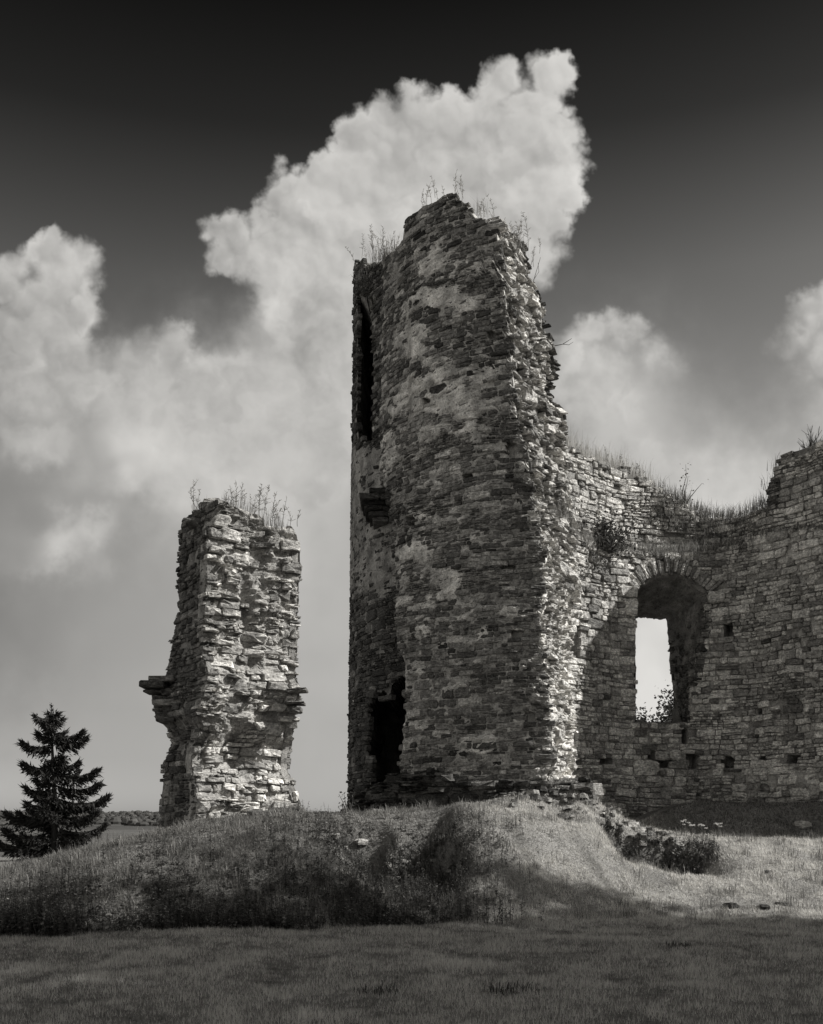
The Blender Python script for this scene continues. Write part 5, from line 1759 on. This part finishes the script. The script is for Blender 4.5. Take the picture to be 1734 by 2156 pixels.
def umbel(px, py, h, rng, label, Y=None):
    ys = np.linspace(9, 27, 400)
    X, Yy, Z = at(px, py, 23.2) if Y is None else at(px, py, Y)
    Z = float(ground_z(X, Yy))
    th = empty('flowering_weed', (X, Yy, Z), label, 'flower')
    st, fl = [], []
    for i in range(4):
        a = rng.uniform(0, 6.28); l = h * rng.uniform(.6, 1)
        tip = np.array([X + math.cos(a) * l * .25, Yy + math.sin(a) * l * .25, Z + l])
        st.append(tube(np.stack([[X, Yy, Z - .03], [(X * 2 + tip[0]) / 3, (Yy * 2 + tip[1]) / 3, Z + l * .45], tip]), .006, .004, 3))
        for j in range(16):
            c = tip + np.array([rng.normal(0, .018), rng.normal(0, .018), rng.normal(0, .008)])
            st.append(tube(np.stack([tip - [0, 0, .05], (tip + c) / 2 - [0, 0, .015], c]), .003, .002, 3))
            fl.append((c + np.array([[.011, 0, 0], [0, .006, .012], [-.011, 0, .004], [0, -.006, -.010]]), [np.array([[0, 1, 2, 3]])], np.full(4, .42)))
    mesh_parts('stem', st, MAT_STEM, .12, th)
    v, f, t = join(fl)
    mesh_obj('flower_head', v, f, MAT_LEAF, th, tone=t)


def build_small():
    rng = np.random.RandomState(61)
    loose_stone(1690, 1752, .17, rng, 'pale square stone lying in the shade before the wall at right', .42, 24.9, (1.2, .9, .6))
    loose_stone(1242, 1672, .30, rng, 'pale slab at the end of the tower foundation beside the grassy heap', .42, 24.0, (1.2, .8, .7))
    loose_stone(1216, 1655, .22, rng, 'smaller pale block just left of the foundation slab', .40, 24.0)
    loose_stone(1075, 1640, .24, rng, 'bright boulder at the foot of the tower under its torn edge', .36, 23.6, (1.5, .8, .55))
    loose_stone(1120, 1655, .17, rng, 'light stone right of the bright boulder below the tower', .33, 23.5)
    loose_stone(760, 1768, .11, rng, 'light stone bedded in the left side of the grassy hollow', .4)
    loose_stone(705, 1762, .09, rng, 'small grey stone left of the hollow in the mound', .3)
    loose_stone(735, 1790, .08, rng, 'little stone just under the light one in the hollow', .3)
    loose_stone(1540, 1908, .10, rng, 'dark stone in the short grass beside the bare patch at right', .07)
    loose_stone(1610, 1912, .12, rng, 'dark flat stone in the bare patch at right', .06, None, (1.8, .8, .4))
    loose_stone(1650, 1905, .10, rng, 'dark stone at the right end of the bare patch', .07, None, (1.6, .8, .4))
    loose_stone(1618, 1836, .06, rng, 'small black stone alone on the sunny grass at right', .05)
    for a, b, l in [(1436, 1745, 'white flowering weed at the left end of the row on the grassy rim'), (1457, 1742, 'taller white flowering weed on the rim, second from the left'), (1482, 1746, 'white flowering weed on the rim, between the taller one and the sparse one'), (1512, 1752, 'sparse white flowering weed at the right end of the row on the rim')]:
        umbel(a, b, .34, rng, l, 23.5)
    bush(at(1455, 1800, 22.6), .55, rng, 'leafy weed bush at the right end of the scooped bank', 'weed_bush', 14, .06, 420, .11, 'bush')
    bush(at(1290, 1718, 24.3), .40, rng, 'pale feathery plant against the foot of the wall', 'feathery_plant', 14, .07, 160, .22, 'plant')
    # crumbled wall rubble in the hollow of the mound
    n = 150
    X = np.concatenate([rng.normal(-.5, .55, n), rng.normal(-1.3, .35, 60)]); Y = np.concatenate([rng.normal(20.2, .5, n), rng.normal(20.6, .3, 60)])
    th_ = np.linspace(0, 2 * math.pi, 7)[:-1]
    Vs, Fq, Ft, tn = [], [], [], []
    for k, (x, y) in enumerate(zip(X, Y)):
        s_ = rng.uniform(.025, .075)
        lo = np.stack([np.cos(th_) * s_ * 1.3, np.sin(th_) * s_, 0 * th_ - s_ * .4], -1) * rng.uniform(.8, 1.2, (6, 1))
        hi = lo * [.8, .8, 0] + [0, 0, s_ * .45] + rng.normal(0, s_ * .1, (6, 3))
        a = rng.uniform(0, 3.1); R_ = np.array([[math.cos(a), -math.sin(a), 0], [math.sin(a), math.cos(a), 0], [0, 0, 1]])
        v = np.concatenate([lo, hi, [[0, 0, s_ * .6]]]) @ R_.T + [x, y, float(ground_z(x, y)) + s_ * .25]
        o = 13 * k; i6 = np.arange(6)
        Vs.append(v); Fq.append(o + np.stack([i6, (i6 + 1) % 6, 6 + (i6 + 1) % 6, 6 + i6], 1)); Ft.append(o + np.stack([6 + i6, 6 + (i6 + 1) % 6, np.full(6, 12)], 1)); tn.append(np.full(13, .26 * math.exp(rng.normal(0, .4))))
    tag(mesh_obj('bank_rubble', np.concatenate(Vs), [np.concatenate(Fq), np.concatenate(Ft)], MAT_STONE, tone=np.concatenate(tn)), 'small rubble crumbled into the hollow of the mound', None, None, 'stuff')
    # rubble fallen along the foot of the tower and the pillar
    Vs, Fq, Ft, tn = [], [], [], []
    a = rng.uniform(-1.5, .45, 330); rr = TR + .5 + rng.gamma(1.4, .28, 330)
    X = TC[0] + rr * np.sin(a); Y = TC[1] - rr * np.cos(a)
    X = np.concatenate([X, rng.normal(3.6, .45, 130), rng.uniform(-5.4, -2.4, 70)]); Y = np.concatenate([Y, rng.normal(23.9, .3, 130), 21.3 - rng.gamma(1.3, .2, 70)])
    for k, (x, y) in enumerate(zip(X, Y)):
        s_ = min(rng.gamma(2.2, .024) + .02, .14)
        lo = np.stack([np.cos(th_) * s_ * 1.4, np.sin(th_) * s_, 0 * th_ - s_ * .5], -1) * rng.uniform(.8, 1.2, (6, 1))
        hi = lo * [.85, .85, 0] + [0, 0, s_ * .4] + rng.normal(0, s_ * .1, (6, 3))
        b = rng.uniform(0, 3.1); R_ = np.array([[math.cos(b), -math.sin(b), 0], [math.sin(b), math.cos(b), 0], [0, 0, 1]])
        v = np.concatenate([lo, hi, [[0, 0, s_ * .5]]]) @ R_.T
        e = rng.normal(0, .25); v = v @ np.array([[1, 0, 0], [0, math.cos(e), -math.sin(e)], [0, math.sin(e), math.cos(e)]]).T + [x, y, float(ground_z(x, y)) + s_ * .2]
        o = 13 * k; i6 = np.arange(6)
        Vs.append(v); Fq.append(o + np.stack([i6, (i6 + 1) % 6, 6 + (i6 + 1) % 6, 6 + i6], 1)); Ft.append(o + np.stack([6 + i6, 6 + (i6 + 1) % 6, np.full(6, 12)], 1)); tn.append(np.full(13, .17 * math.exp(rng.normal(0, .45))))
    tag(mesh_obj('foot_rubble', np.concatenate(Vs), [np.concatenate(Fq), np.concatenate(Ft)], MAT_STONE, tone=np.concatenate(tn)), 'fallen rubble along the foot of the tower and the pillar', None, None, 'stuff')
    # dark turf clods on the lawn
    for px, py, l in [(1085, 2092, 'dark tuft of coarse grass on the lawn, lower middle'), (795, 2088, 'dark tuft of coarse grass on the lawn, left of the other one'), (1432, 1998, 'dark tuft of coarse grass on the lawn towards the right')]:
        Y = 1.6 / ((py - HZN) * KPX); X = float(xpx(px, Y))
        n = 80
        p = np.stack([X + rng.normal(0, .13, n), Y + rng.normal(0, .12, n), np.full(n, float(ground_z(X, Y)))], -1)
        v, f, t = blades(p, rng.uniform(.05, .13, n), np.full(n, .012), rng.uniform(.1, 1.1, n), rng, np.clip(.05 * np.exp(rng.normal(0, .3, n)), .02, .2), 2)
        tag(mesh_obj('coarse_grass', v, f, MAT_GRASS, tone=t), l, None, None, 'stuff')


build_wall_plants()
build_spruce()
build_trees()
build_far_wood()
build_small()
